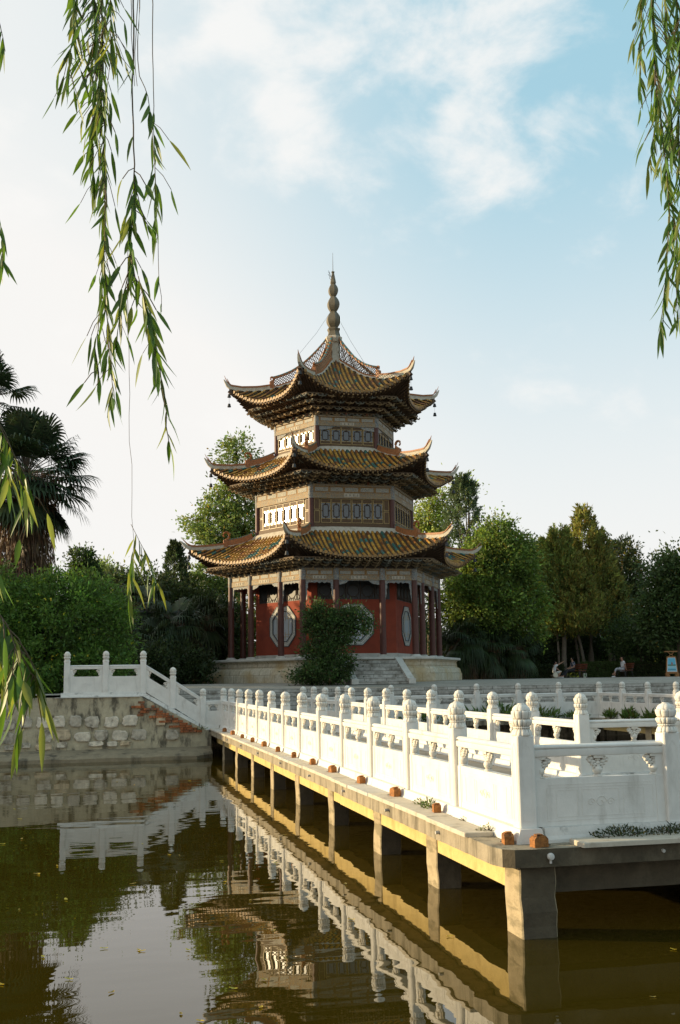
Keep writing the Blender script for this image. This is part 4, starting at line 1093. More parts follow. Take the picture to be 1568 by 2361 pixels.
# spire
mb = MB(); prof = [(.46, 22.1), (.52, 22.2), (.56, 22.3), (.56, 22.42), (.46, 22.48)]
mb.lathe([(r_, Z(z)) for r_, z in prof], 6, ph=math.pi / 6 * 1); sp = ppart(mb, 'spire_seat', 'plaster_white')
mb = MB(); prof = [(.44, 22.42), (.46, 22.5), (.36, 22.66), (.34, 22.8), (.40, 22.93), (.40, 22.98), (.29, 23.02)]
def blob(z, h, r_): return [(r_ * math.sin(math.pi * (.17 + .68 * i / 9)) ** 1.0, z + h * i / 9) for i in range(10)]
prof += blob(23.02, .98, .45) + blob(24.02, .92, .385) + blob(24.95, .78, .31) + [(.17, 25.76), (.18, 25.82), (.07, 26.42), (.10, 26.46), (.10, 26.50), (.04, 26.53)]
mb.lathe([(r_, Z(z)) for r_, z in prof], 6, ph=math.pi / 6); sp = ppart(mb, 'spire', 'bronze')
mb = MB(); mb.tube([(0, 0, Z(26.45)), (0, 0, Z(27.68))], [.02, .008], 5)
for (q, zz_) in ((0, 25.95), (1, 26.15), (2, 26.05)):
    mb.tube([(-.10, -.05 * q, Z(zz_)), (-.22, -.05 * q, Z(zz_ + .15)), (-.20, -.05 * q, Z(zz_ + .25)), (-.3, -.05 * q, Z(zz_ + .38))], .012, 4)
ppart(mb, 'lightning_rod', 'dark_metal', sp)
mb = MB()
for k in (0, 5):
    t_ = adir(R(60 * k + 30)) * (6.35 if k == 5 else 3.0); zt_ = 19.55 if k == 5 else 19.75
    mb.tube([(0, 0, Z(24.3)), Vector((t_.x * .5, t_.y * .5, Z((24.3 + zt_) / 2 - .15))), (t_.x, t_.y, Z(zt_))], .009, 4)
ppart(mb, 'guy_wire', 'dark_metal', sp)
# ================================================================== VEGETATION
def norm(a): return a / np.maximum(np.linalg.norm(a, axis=1, keepdims=True), 1e-6)
def leaf_quads(c, d, L, W, roll=None):
    n = len(c); d = norm(d); r_ = rng.normal(size=(n, 3)); s = norm(np.cross(d, r_))
    L = np.asarray(L).reshape(-1, 1); W = np.asarray(W).reshape(-1, 1)
    nrm = np.cross(d, s)
    V = np.stack([c, c + d * L * .45 + s * W * .5 + nrm * W * .15, c + d * L, c + d * L * .45 - s * W * .5 + nrm * W * .15], 1).reshape(-1, 3)
    return V, np.arange(n * 4).reshape(n, 4)
FOL = 1.55
def tint(n, base, hv=.18, warm=.0, wcol=(.16, .12, .02)):
    b = FOL * np.array(base)[None, :] * np.exp(rng.normal(0, hv, (n, 1))) * (1 + rng.normal(0, .07, (n, 3)))
    if warm:
        m_ = rng.random(n) < warm; b[m_] = np.array(wcol) * np.exp(rng.normal(0, .25, (m_.sum(), 1)))
    return np.clip(b, .003, .9)
def clump_crown(ells, nclump, per, csize, L, W, base, hv=.2, warm=.0, wcol=(.16, .12, .02), up=.15, droop=.0, shell=.55, flat=.75, cl_hv=.22):
    """ells: (centre, radii) list; leaf clumps spread through the crown volume, denser to the outside"""
    wts = np.array([r_[0] * r_[1] + r_[0] * r_[2] for c, r_ in ells]); wts = wts / wts.sum()
    C, O = [], []
    for (c, r_), w in zip(ells, wts):
        k = max(1, int(round(nclump * w))); dirs = norm(rng.normal(size=(k, 3)))
        rad = shell + (1.04 - shell) * rng.random(k) ** .6; rad = np.where(rng.random(k) < .14, rad * rng.uniform(1.03, 1.17, k), rad)
        p = np.array(c) + dirs * np.array(r_) * rad[:, None]; C.append(p); O.append(norm(dirs / np.array(r_)))
    C = np.vstack(C); O = np.vstack(O); nC = len(C)
    sz = csize * np.exp(rng.normal(0, .3, nC))
    idx = np.repeat(np.arange(nC), per); n = len(idx)
    off = rng.normal(size=(n, 3)); off *= (sz[idx] * .5)[:, None]; off[:, 2] *= flat
    P = C[idx] + off
    D = O[idx] * .6 + rng.normal(size=(n, 3)) * .7 + norm(off) * .5; D[:, 2] += up - droop
    V, Fq = leaf_quads(P, D, L * np.exp(rng.normal(0, .25, n)), W * np.exp(rng.normal(0, .2, n)))
    ct = np.exp(rng.normal(0, cl_hv, nC))[idx][:, None]
    return V, Fq, tint(n, base, hv, warm, wcol) * ct
def cone_crown(c, h, r_, ntuft, per, L, W, base, hv=.2, warm=0., wcol=(.16, .12, .02), bulge=.75, tuft=.5):
    """juniper or cypress: upright tufts over a cone"""
    u = rng.random(ntuft) ** 1.25; a = rng.random(ntuft) * 2 * np.pi
    rr = r_ * (1 - u) ** bulge * np.minimum(1, .55 + u * 4) * (.55 + .5 * rng.random(ntuft) ** .5) * (1 + .16 * np.sin(a * 3 + u * 9))
    B = np.stack([c[0] + rr * np.cos(a), c[1] + rr * np.sin(a), c[2] + u * h], 1)
    ax = np.stack([np.cos(a) * .45, np.sin(a) * .45, np.full(ntuft, .9)], 1); ax = norm(ax + rng.normal(0, .12, ax.shape))
    idx = np.repeat(np.arange(ntuft), per); n = len(idx); t = rng.random(n)
    P = B[idx] + ax[idx] * (t * tuft)[:, None] + rng.normal(size=(n, 3)) * (.16 * tuft * (1.15 - t))[:, None]
    D = ax[idx] + rng.normal(size=(n, 3)) * .45
    V, Fq = leaf_quads(P, D, L * np.exp(rng.normal(0, .25, n)), W)
    ct = np.exp(rng.normal(0, .25, ntuft))[idx][:, None]
    return V, Fq, tint(n, base, hv, warm, wcol) * ct
def join(parts):
    o = 0; V, Fq, Cc = [], [], []
    for v, f_, c in parts: V.append(v); Fq.append(f_ + o); Cc.append(c); o += len(v)
    return np.vstack(V), np.vstack(Fq), np.vstack(Cc)
def limbs(base, top, r0_, crown_pts, mname='bark', nl=7, name='trunk', root=None):
    mb = MB(); base = Vector(base); top = Vector(top); pts = []
    for i in range(7):
        u = i / 6; p = base.lerp(top, u); p += Vector((math.sin(u * 5) * .12, math.cos(u * 4) * .1, 0)) * r0_ * 4 * u * (1 - u); pts.append(p)
    mb.tube(pts, [r0_ * (1.25 if i == 0 else 1 - .8 * i / 6) for i in range(7)], 9)
    for i in range(nl):
        q = Vector(crown_pts[i % len(crown_pts)]); s = base.lerp(top, random.uniform(.45, .9)); m_ = s.lerp(q, .5) + Vector((0, 0, -.25))
        rr = r0_ * .38; mb.tube([s, m_, q], [rr, rr * .6, rr * .2], 6)
    return mb.build(name, mname, root, True)
def tree(name, label, base, top, r0_, crown, cat='tree', group=None, matn='leaf', bark='bark', nl=7):
    root = empty(name, base); tag(root, label, cat, group)
    V, Fq, Cc = crown; b = np.array(base); V = V - b
    fast_mesh('crown', V, Fq, Cc, matn, root)
    k = len(V) // 4; pts = [V[4 * rng.integers(k)] * .9 for _ in range(nl)]
    limbs((0, 0, -.1), np.array(top) - b, r0_, pts, bark, nl, 'trunk', root)
    return root
def E_(x, y, dep, wx, wz, wy=None):
    """ellipsoid whose centre is seen at (x, y), half sizes given in photograph px"""
    p = at(x, y, dep); s = dep / 2450
    return ((p.x, p.y, p.z), (wx * s, (wy or wx * .9) * s, wz * s))
GZ = 2.55
def ground_below(p, z=GZ): return (p[0], p[1], z)
GREEN, LIGHT, DARK = (.050, .080, .016), (.085, .125, .028), (.026, .042, .013)

# --- right of the pagoda
ells = [E_(1150, 1330, 68, 82, 100), E_(1120, 1400, 68, 95, 75), E_(1195, 1400, 69, 62, 90), E_(1075, 1390, 67, 45, 50), E_(1150, 1250, 68, 40, 46), E_(1110, 1290, 68, 36, 36), E_(1185, 1262, 68, 30, 34), E_(1190, 1300, 69, 45, 55), E_(1095, 1320, 67, 45, 45)]
b = ground_below(at(1145, 1540, 68)); t_ = at(1150, 1300, 68)
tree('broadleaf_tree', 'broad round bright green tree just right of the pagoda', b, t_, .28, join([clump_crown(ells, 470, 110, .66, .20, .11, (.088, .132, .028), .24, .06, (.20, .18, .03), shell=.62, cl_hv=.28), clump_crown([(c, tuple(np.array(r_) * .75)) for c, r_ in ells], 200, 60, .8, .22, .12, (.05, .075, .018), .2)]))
b = at(1082, 1540, 80); b.z = GZ; s = 80 / 2450
tree('dark_cypress', 'dark blue-green cypress with a blunt tip rising behind the right end of the pagoda roofs', tuple(b), at(1082, 1150, 80), .25,
     join([cone_crown((b.x, b.y, GZ + 5.5), 9.4, 1.75, 420, 46, .22, .08, (.055, .080, .036), .2, .06, (.13, .11, .045), bulge=.5, tuft=.75)]), matn='needle')
ells = [E_(985, 1190, 88, 38, 42), E_(1015, 1160, 88, 26, 34), E_(1070, 1125, 90, 20, 22), E_(960, 1230, 88, 28, 40), E_(1000, 1240, 88, 36, 40)]
b = ground_below(at(990, 1540, 88)); tree('pale_tree', 'pale yellow-green airy tree far behind the pagoda on its right', b, at(990, 1190, 88), .2, clump_crown(ells, 130, 46, .9, .28, .14, (.15, .19, .045), .2, .06, shell=.4))
def jun(x, ytop, dep, hw, ybot, base, warm): 
    p = at(x, 1540, dep); zt = at(x, ytop, dep).z; zb = at(x, ybot, dep).z; s = dep / 2450
    return cone_crown((p.x, p.y, zb), zt - zb, hw * s, 430, 40, .24, .085, base, .22, warm, (.24, .18, .04), bulge=.72, tuft=.8)
b = at(1362, 1540, 75); b.z = GZ
tree('juniper_tree', 'tallest pointed yellow-green juniper behind the seated people', tuple(b), at(1362, 1240, 75), .22, join([jun(1362, 1187, 75, 82, 1470, (.125, .135, .034), .18), jun(1395, 1240, 75.5, 60, 1450, (.10, .115, .034), .14), jun(1330, 1262, 74.6, 62, 1450, (.11, .125, .034), .16)]), group='junipers behind the plaza', matn='needle', bark='pale_bark')
b = at(1300, 1540, 73); b.z = GZ
tree('juniper_tree', 'lower bushy juniper with a twin tip just left of the tallest juniper', tuple(b), at(1300, 1270, 73), .2, join([jun(1304, 1228, 73, 58, 1465, (.10, .125, .032), .12), jun(1272, 1262, 73.4, 48, 1450, (.09, .12, .03), .06), jun(1335, 1300, 72.6, 60, 1465, (.12, .13, .034), .18)]), group='junipers behind the plaza', matn='needle', bark='pale_bark')
ells = [E_(1432, 1290, 78, 32, 40), E_(1450, 1340, 78, 36, 45), E_(1420, 1380, 77, 50, 60), E_(1462, 1390, 78, 30, 50)]
b = ground_below(at(1435, 1540, 77)); tree('broadleaf_tree', 'grey-green tree with loose twigs on the right flank of the junipers', b, at(1435, 1290, 77), .22, clump_crown(ells, 260, 50, .7, .24, .12, (.046, .060, .022), .2, .06, shell=.5))
ells = [E_(1545, 1330, 68, 44, 55), E_(1590, 1330, 68, 52, 70), E_(1540, 1400, 68, 52, 60), E_(1520, 1440, 68, 40, 50), E_(1600, 1420, 68, 60, 70), E_(1525, 1310, 68, 22, 26)]
b = ground_below(at(1570, 1540, 68)); tree('broadleaf_tree', 'dark green tree cut by the right edge of the photo', b, at(1560, 1320, 68), .25, clump_crown(ells, 380, 50, .75, .24, .13, (.036, .058, .018), .22, .02))
ells = [E_(1478, 1468, 71, 72, 42), E_(1440, 1480, 71, 40, 34), E_(1520, 1480, 71, 48, 40)]
b = ground_below(at(1478, 1545, 71)); tree('domed_shrub', 'dark domed shrub behind the right hand bench', b, at(1478, 1450, 71), .12, clump_crown(ells, 300, 50, .5, .15, .09, (.030, .050, .014), .2), cat='shrub')
ells = [E_(1236, 1300, 82, 22, 45), E_(1240, 1360, 80, 40, 60)]
b = ground_below(at(1238, 1540, 80)); tree('broadleaf_tree', 'narrow dark tree in the gap between the round tree and the junipers', b, at(1238, 1300, 80), .18, clump_crown(ells, 120, 50, .8, .26, .13, (.040, .062, .018), .2))
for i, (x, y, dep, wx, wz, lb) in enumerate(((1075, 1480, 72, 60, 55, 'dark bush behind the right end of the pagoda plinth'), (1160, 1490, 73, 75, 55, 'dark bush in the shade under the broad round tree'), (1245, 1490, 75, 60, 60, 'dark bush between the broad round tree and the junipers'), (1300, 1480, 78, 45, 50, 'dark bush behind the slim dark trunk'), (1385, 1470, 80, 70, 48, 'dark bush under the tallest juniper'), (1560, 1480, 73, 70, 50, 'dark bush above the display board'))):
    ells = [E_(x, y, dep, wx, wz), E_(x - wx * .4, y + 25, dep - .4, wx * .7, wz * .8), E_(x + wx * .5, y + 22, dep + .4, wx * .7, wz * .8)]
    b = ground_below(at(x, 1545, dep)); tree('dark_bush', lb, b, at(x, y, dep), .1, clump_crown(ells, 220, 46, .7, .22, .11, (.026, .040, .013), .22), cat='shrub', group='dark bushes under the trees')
for i, (x, y, dep, wx, wz, lb) in enumerate(((620, 1400, 78, 60, 90, 'tree seen between the left columns behind the pagoda'), (900, 1380, 84, 110, 110, 'tree hidden behind the pagoda, glimpsed between its right columns'))):
    ells = [E_(x, y, dep, wx, wz), E_(x, y + 80, dep, wx, wz * .8)]
    b = ground_below(at(x, 1560, dep)); tree('dark_tree', lb, b, at(x, y, dep), .2, clump_crown(ells, 260, 46, .8, .26, .12, (.03, .046, .014), .22))
# slim trunks in the gaps
for i, (x, dep, w, lean, lb) in enumerate(((1338, 74, .09, .3, 'slim bare trunk left of the tallest juniper, above the benches'), (1352, 73.4, .11, .55, 'pale leaning trunk under the tallest juniper'), (1408, 74, .12, -.1, 'pair-like straight pale trunk under the grey-green tree'), (1420, 74.5, .09, .25, 'thin leaning trunk next to the straight pale one'), (1290, 73, .08, .0, 'thin dark upright trunk beside the person with the raised arm'))):
    p = at(x, 1540, dep); r_ = empty('tree_stem', (p.x, p.y, GZ)); tag(r_, lb, 'tree', 'bare stems under the junipers')
    mb = MB(); mb.tube([(0, 0, -.05), (lean * .4 * -1, 0, 1.6), (-lean, .1, 3.6)], [w * 1.2, w, w * .7], 8); mb.build('trunk', 'pale_bark', r_, True)
    V, Fq, Cc = clump_crown([((0 - lean, 0, 4.2), (1.0, .9, .7))], 26, 40, .6, .2, .1, (.05, .07, .02)); fast_mesh('crown', V, Fq, Cc, 'leaf', r_)

# --- fan palms (low, drooping)
def fan_leaf(o, d, R_, droop, nseg=22, spread=R(200)):
    """one fan frond: blades from a hub o, facing along d"""
    d = d / np.linalg.norm(d); s = np.cross(d, [0, 0, 1.]); s = s / max(np.linalg.norm(s), 1e-5); up = np.cross(s, d)
    V, Fq = [], []
    for i in range(nseg):
        a = -spread / 2 + spread * i / (nseg - 1) + rng.normal(0, .02)
        bd = math.cos(a) * d + math.sin(a) * s + up * .12 * math.cos(a * 2); L = R_ * (.82 + .22 * math.cos(a)) * rng.uniform(.9, 1.05)
        pd = np.cross(bd, up); pd = pd / np.linalg.norm(pd); w = R_ * spread / nseg * .32
        p0 = o + bd * L * .05; p1 = o + bd * L * .6; p2 = o + bd * L * .85 + np.array([0, 0, -droop * L * .12]); p3 = o + bd * L * 1.0 + np.array([0, 0, -droop * L * (.30 + .25 * rng.random())])
        k = len(V) * 1
        V += [p0 - pd * .006, p0 + pd * .006, p1 + pd * w, p1 - pd * w, p2 + pd * w * .5, p2 - pd * w * .5, p3 + pd * .004, p3 - pd * .004]
        Fq += [(k, k + 1, k + 2, k + 3), (k + 3, k + 2, k + 4, k + 5), (k + 5, k + 4, k + 6, k + 7)]
    return np.array(V), np.array(Fq)
def palm(base, label, hub, nfr, R_, base_col, trunk_r=.2, skirt=0., el=(-.5, 1.3), pet=1.0, droop=1., cat='palm tree', group=None, name='fan_palm'):
    root = empty(name, base); tag(root, label, cat, group); b = np.array(base); hub = np.array(hub) - b
    parts = []; mbp = MB()
    for i in range(nfr):
        az = i * 2.39996 + rng.normal(0, .15); e = el[0] + (el[1] - el[0]) * rng.random()
        d = np.array([math.cos(az) * math.cos(e), math.sin(az) * math.cos(e), math.sin(e)])
        o = hub + d * pet * rng.uniform(.8, 1.2); o[2] -= .12 * pet * (1 - math.sin(e)); mbp.tube([hub, (hub + o) / 2 + np.array([0, 0, .06]), o], [.025, .02, .014], 5)
        fd = d + np.array([0, 0, -.35 * (1 - math.sin(e)) * .6])
        v, f_ = fan_leaf(o, fd, R_ * rng.uniform(.85, 1.1), droop); parts.append((v, f_, tint(len(f_), np.array(base_col) * rng.uniform(.75, 1.25), .1)))
    V, Fq, Cc = join(parts); fast_mesh('fronds', V, Fq, Cc, 'frond', root); mbp.build('leaf_stalks', 'bark', root)
    mb = MB(); mb.tube([(0, 0, -.2), tuple(hub * .5), tuple(hub)], [trunk_r * 1.15, trunk_r, trunk_r * .9], 10); mb.build('trunk', 'bark', root, True)
    if skirt:
        P_, D_ = [], []; n = int(6500 * min(1, skirt * skirt))
        a = rng.random(n) * 2 * np.pi; u = rng.random(n); rr = skirt * (.25 + .8 * rng.random(n)) * (1 - .12 * u)
        P_ = np.stack([hub[0] + rr * np.cos(a), hub[1] + rr * np.sin(a), hub[2] + .15 - u * (skirt * 4.2 if skirt > .6 else hub[2])], 1); D_ = np.stack([np.cos(a) * .18, np.sin(a) * .18, np.full(n, -1.)], 1) + rng.normal(0, .12, (n, 3))
        V, Fq = leaf_quads(P_, D_, .6 * np.exp(rng.normal(0, .3, n)), .055 * np.ones(n)); fast_mesh('dead_leaf_skirt', V, Fq, tint(n, (.075, .048, .024), .3), 'frond', root)
    return root
G_P = 'low fan palms under the trees'
for i, (x, y, dep, nf, lb) in enumerate(((1075, 1470, 66, 26, 'drooping fan palm beside the right hand columns of the pagoda'), (1130, 1490, 67, 26, 'drooping fan palm under the middle of the broad round tree'), (1190, 1495, 68, 24, 'drooping fan palm under the right side of the broad round tree'), (1060, 1490, 66, 20, 'lowest fan palm behind the right end of the pagoda plinth'))):
    h = at(x, y, dep); palm((h.x, h.y, GZ), lb, h, nf + 14, .95, (.022, .034, .011), .14, .55, (-1.2, 1.1), .8, 1.3, group=G_P)
for i, (x, y, dep, nf, lb) in enumerate(((330, 1400, 60, 30, 'drooping fan palm in the dark growth right of the flowering shrub'), (400, 1440, 58, 28, 'drooping fan palm behind the level balustrade post'), (470, 1430, 61, 28, 'drooping fan palm just left of the leftmost pagoda columns'), (350, 1490, 57, 24, 'lowest fan palm above the sloping balustrade'))):
    h = at(x, y, dep); palm((h.x, h.y, GZ), lb, h, nf + 14, 1.05, (.024, .035, .014), .14, .55, (-1.2, 1.1), .9, 1.3, group=G_P)
# tall fan palms at left edge
h = at(62, 1095, 49); palm((h.x, h.y, 2.3), 'tall fan palm with a shaggy dead leaf skirt above the flowering shrub', h, 96, 1.34, (.020, .033, .014), .3, 1.35, (-.9, 1.45), 1.9, .7, group='tall fan palms at left')
h = at(-48, 925, 50); palm((h.x, h.y, 2.3), 'taller fan palm cut by the left edge of the photo', h, 56, 1.25, (.020, .033, .014), .28, .7, (-.7, 1.45), 1.5, .7, group='tall fan palms at left')

# --- left bank
ells = [E_(20, 1455, 46, 120, 104), E_(160, 1430, 46, 130, 110), E_(-60, 1430, 46, 120, 130), E_(240, 1460, 46, 66, 90), E_(110, 1410, 46.5, 110, 76), E_(60, 1540, 45, 110, 70), E_(-80, 1540, 45, 120, 80), E_(170, 1540, 45.6, 110, 60)]
b = ground_below(at(100, 1580, 46), 2.3)
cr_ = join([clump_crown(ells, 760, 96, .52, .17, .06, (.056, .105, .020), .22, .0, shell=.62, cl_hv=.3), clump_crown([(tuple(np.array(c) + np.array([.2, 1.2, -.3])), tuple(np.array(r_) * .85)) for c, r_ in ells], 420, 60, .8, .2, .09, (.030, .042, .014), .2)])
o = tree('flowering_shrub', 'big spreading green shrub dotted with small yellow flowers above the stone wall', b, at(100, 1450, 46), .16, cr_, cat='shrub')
fl = []
for c, r_ in ells:
    k = 16; d = norm(rng.normal(size=(k, 3)) - np.array([.1, .9, 0])); fl.append(np.array(c) + d * np.array(r_) * 1.0)
fl = np.vstack(fl); V, Fq = leaf_quads(np.repeat(fl, 3, 0), rng.normal(size=(len(fl) * 3, 3)) + np.array([0, -.3, -.4]), .085, .06)
f_ = fast_mesh('yellow_flowers', V - np.array(b), Fq, tint(len(Fq), (.50, .45, .05), .15), 'leaf', o); f_['kind'] = 'stuff'
ells = [E_(188, 1292, 52, 25, 28), E_(196, 1320, 52, 30, 24)]
b = ground_below(at(190, 1560, 52), 2.5); tree('round_tree', 'small dark round topped tree poking up behind the flowering shrub', b, at(190, 1300, 52), .1, clump_crown(ells, 90, 46, .36, .15, .08, (.028, .050, .014), .2))
ells = [E_(255, 1340, 72, 34, 30), E_(235, 1320, 72, 20, 18), E_(290, 1350, 72, 24, 24)]
b = ground_below(at(255, 1560, 72)); tree('pale_tree', 'pale green tree glimpsed between the round topped tree and the dark cone', b, at(255, 1340, 72), .14, clump_crown(ells, 90, 40, .7, .24, .11, (.13, .17, .05), .2, shell=.4))
b = at(402, 1540, 70); b.z = GZ
tree('dark_cypress', 'dark conical cypress left of the pagoda beside the tall leafy tree', tuple(b), at(402, 1330, 70), .2, cone_crown((b.x, b.y, GZ + 3.2), 5.6, 1.35, 300, 44, .2, .08, (.038, .056, .024), .2, bulge=.7, tuft=.6), matn='needle')
# tall loose-leaved tree left of the pagoda
ells = [E_(545, 1030, 74, 34, 30), E_(525, 1062, 74, 22, 18), E_(572, 1055, 74, 14, 14), E_(535, 1110, 74, 40, 22), E_(500, 1140, 74, 26, 14), E_(560, 1150, 74, 50, 30), E_(510, 1180, 74, 48, 20), E_(455, 1208, 74, 34, 16), E_(560, 1200, 74, 55, 28), E_(500, 1225, 73, 55, 20), E_(480, 1250, 73, 40, 14), E_(570, 1250, 74, 60, 30), E_(480, 1345, 72, 52, 34), E_(520, 1330, 72, 46, 40), E_(455, 1330, 72, 24, 24), E_(505, 1385, 72, 55, 28)]
b = ground_below(at(552, 1540, 74)); tree('leafy_tree', 'tall loose bright leafy tree standing behind the left side of the pagoda', b, at(545, 1040, 74), .26, clump_crown(ells, 420, 44, .62, .26, .12, (.105, .15, .040), .22, .05, (.22, .18, .04), shell=.35, flat=.6), nl=12)
# dark growth between, behind the left plaza
for i, (x, y, dep, wx, wz, lb) in enumerate(((270, 1400, 64, 70, 75, 'dark bushy tree right behind the flowering shrub'), (350, 1400, 66, 70, 70, 'dark bushy tree under the dark conical cypress'), (440, 1415, 68, 65, 60, 'dark bushy tree at the foot of the tall leafy tree'), (505, 1450, 69, 50, 60, 'dark bushy tree seen between the leftmost pagoda columns'))):
    ells = [E_(x, y, dep, wx, wz), E_(x - wx * .4, y + 60, dep - .6, wx * .8, wz), E_(x + wx * .4, y + 70, dep - .4, wx * .8, wz)]
    b = ground_below(at(x, 1560, dep)); tree('dark_tree', lb, b, at(x, y - 10, dep), .18, clump_crown(ells, 330, 50, .8, .25, .11, (.024, .037, .012), .22), group='dark trees between the shrub and the pagoda')
for i, (x, y, dep, wx, wz, lb) in enumerate(((330, 1530, 54, 60, 40, 'dark bush behind the level balustrade, under the palms'), (415, 1530, 56, 60, 40, 'dark bush above the sloping balustrade'), (490, 1525, 62, 45, 40, 'dark bush touching the left end of the pagoda plinth'))):
    ells = [E_(x, y, dep, wx, wz), E_(x - wx * .5, y + 18, dep - .3, wx * .6, wz * .7), E_(x + wx * .5, y + 18, dep + .3, wx * .6, wz * .7)]
    b = ground_below(at(x, 1560, dep), plaza_z(53)); tree('dark_bush', lb, b, at(x, y, dep), .08, clump_crown(ells, 170, 46, .5, .18, .09, (.022, .034, .011), .22), cat='shrub', group='dark bushes behind the left plaza')
# trees outside the frame on the left bank, which shade the plaza
for i, (x, y, h_, r_, lb) in enumerate(((-16, 47.5, 7.5, 3.4, 'leafy tree on the left bank beyond the flowering shrub, near the pond'), (-24, 56, 9, 4.0, 'leafy tree on the left bank far beyond the flowering shrub'), (-13, 62, 8.2, 3.8, 'leafy tree on the left bank behind the tall palms'), (-5, 58, 6.6, 3.2, 'leafy tree behind the flowering shrub'))):
    b = (x, y, 2.4); tree('bank_tree', lb, b, (x, y, 2.4 + h_ * .75), .25, clump_crown([((x, y, 2.4 + h_ * .62), (r_, r_, h_ * .38)), ((x + r_ * .4, y - .5, 2.4 + h_ * .4), (r_ * .8, r_ * .8, h_ * .3)), ((x - r_ * .5, y + .4, 2.4 + h_ * .38), (r_ * .8, r_ * .8, h_ * .3))], 280, 46, 1.0, .34, .17, (.04, .062, .016), .2), group='trees along the left bank')
# shrub in front of the pagoda
ells = [E_(735, 1425, 52, 27, 36), E_(724, 1478, 52, 27, 50), E_(778, 1428, 52, 30, 28), E_(812, 1428, 52, 30, 22), E_(842, 1440, 52, 15, 19), E_(792, 1462, 52, 27, 24), E_(757, 1508, 51.7, 36, 40), E_(722, 1415, 52, 14, 26), E_(742, 1547, 51.4, 46, 22), E_(790, 1535, 51.4, 24, 26), E_(705, 1560, 51.2, 30, 10)]
b = (at(760, 1570, 51.6).x, at(760, 1570, 51.6).y, plaza_z(at(760, 1570, 51.6).y)); tree('dense_shrub', 'dense dark green shrub growing in front of the pagoda left of its stair', b, at(765, 1450, 52), .10, clump_crown(ells, 330, 60, .36, .13, .07, (.032, .056, .016), .26, .03, (.10, .07, .03), shell=.5, cl_hv=.32), cat='shrub')
# clipped hedges along the plaza edge
def hedge(name, label, p, q, h_, w_, n, base):
    p, q = np.array(p), np.array(q); root = empty('clipped_hedge', tuple((p + q) / 2)); tag(root, label, 'hedge', 'clipped hedges at the back of the plaza'); ctr = (p + q) / 2
    d = (q - p) / np.linalg.norm(q - p); sd = np.array([d[1], -d[0], 0])
    u = rng.random(n); a = rng.random(n); P_ = p + (q - p) * u[:, None]; v = rng.random(n); face = rng.random(n) < .35
    P_ = P_ + sd * np.where(face, (v - .5) * w_, .5 * w_ * np.sign(v - .25))[:, None]; P_[:, 2] += np.where(face, h_, a * h_) + rng.normal(0, .02, n)
    V, Fq = leaf_quads(P_, rng.normal(size=(n, 3)) + np.array([0, -.4, .5]), .11, .07); fast_mesh('leaves', V - ctr, Fq, tint(n, base, .25), 'leaf', root)
    mb = MB(); mb.M = Matrix.Identity(4); L = np.linalg.norm(q - p); a_ = math.atan2(d[1], d[0]); mb.M = Matrix.Rotation(a_, 4, 'Z'); mb.box(-L / 2, L / 2, -w_ / 2 + .05, w_ / 2 - .05, 0, h_ - .05); mb.build('twigs', 'soil', root)
p, q = at(1052, 1560, 70), at(1300, 1560, 70); hedge('h', 'long dark clipped hedge between the pagoda plinth and the benches', (p.x, p.y, GZ), (q.x, q.y, GZ), .80, .9, 9000, (.024, .036, .012))
p, q = at(1345, 1560, 71), at(1425, 1560, 71); hedge('h', 'short green clipped hedge between the two benches', (p.x, p.y, GZ), (q.x, q.y, GZ), .95, .8, 5000, (.040, .062, .018))
p, q = at(1445, 1560, 71), at(1620, 1560, 71); hedge('h', 'dark clipped hedge behind the sign board at the right edge', (p.x, p.y, GZ), (q.x, q.y, GZ), .9, .9, 7000, (.026, .040, .013))
p, q = at(330, 1560, 64), at(520, 1560, 66); hedge('h', 'dark clipped hedge left of the pagoda plinth', (p.x, p.y, GZ), (q.x, q.y, GZ), .7, .8, 6000, (.022, .034, .012))
# far wood and the bright undergrowth in front of it
def wood(x0, x1, yt, yb, d0, d1, n, L, base, hv, kind_name):
    xs = rng.uniform(x0, x1, n); dd = rng.uniform(d0, d1, n); w = rng.random(n)
    zt = np.array([at(a, yt, d).z for a, d in zip(xs[:400], dd[:400])]).mean(); P_ = np.array([at(a, 1540, d) for a, d in zip(xs, dd)]); top = zt * (.80 + .2 * np.sin(xs * .021) + .08 * np.sin(xs * .071)); P_[:, 2] = 2.2 + w * (top - 2.2)
    V, Fq = leaf_quads(P_, rng.normal(size=(n, 3)), L, L * .5); o = fast_mesh(kind_name, V, Fq, tint(n, base, hv), 'leaf'); tag(o, kind='stuff'); return o
o = wood(-300, 1900, 1440, 1560, 98, 112, 60000, .6, (.032, .048, .014), .3, 'distant_wood'); tag(o, 'dark distant wood closing the view behind the garden trees', 'wood')
o = wood(1180, 1700, 1505, 1560, 84, 92, 9000, .3, (.13, .16, .03), .3, 'sunlit_undergrowth'); tag(o, 'sunlit yellow-green undergrowth seen through the trunks', 'undergrowth')

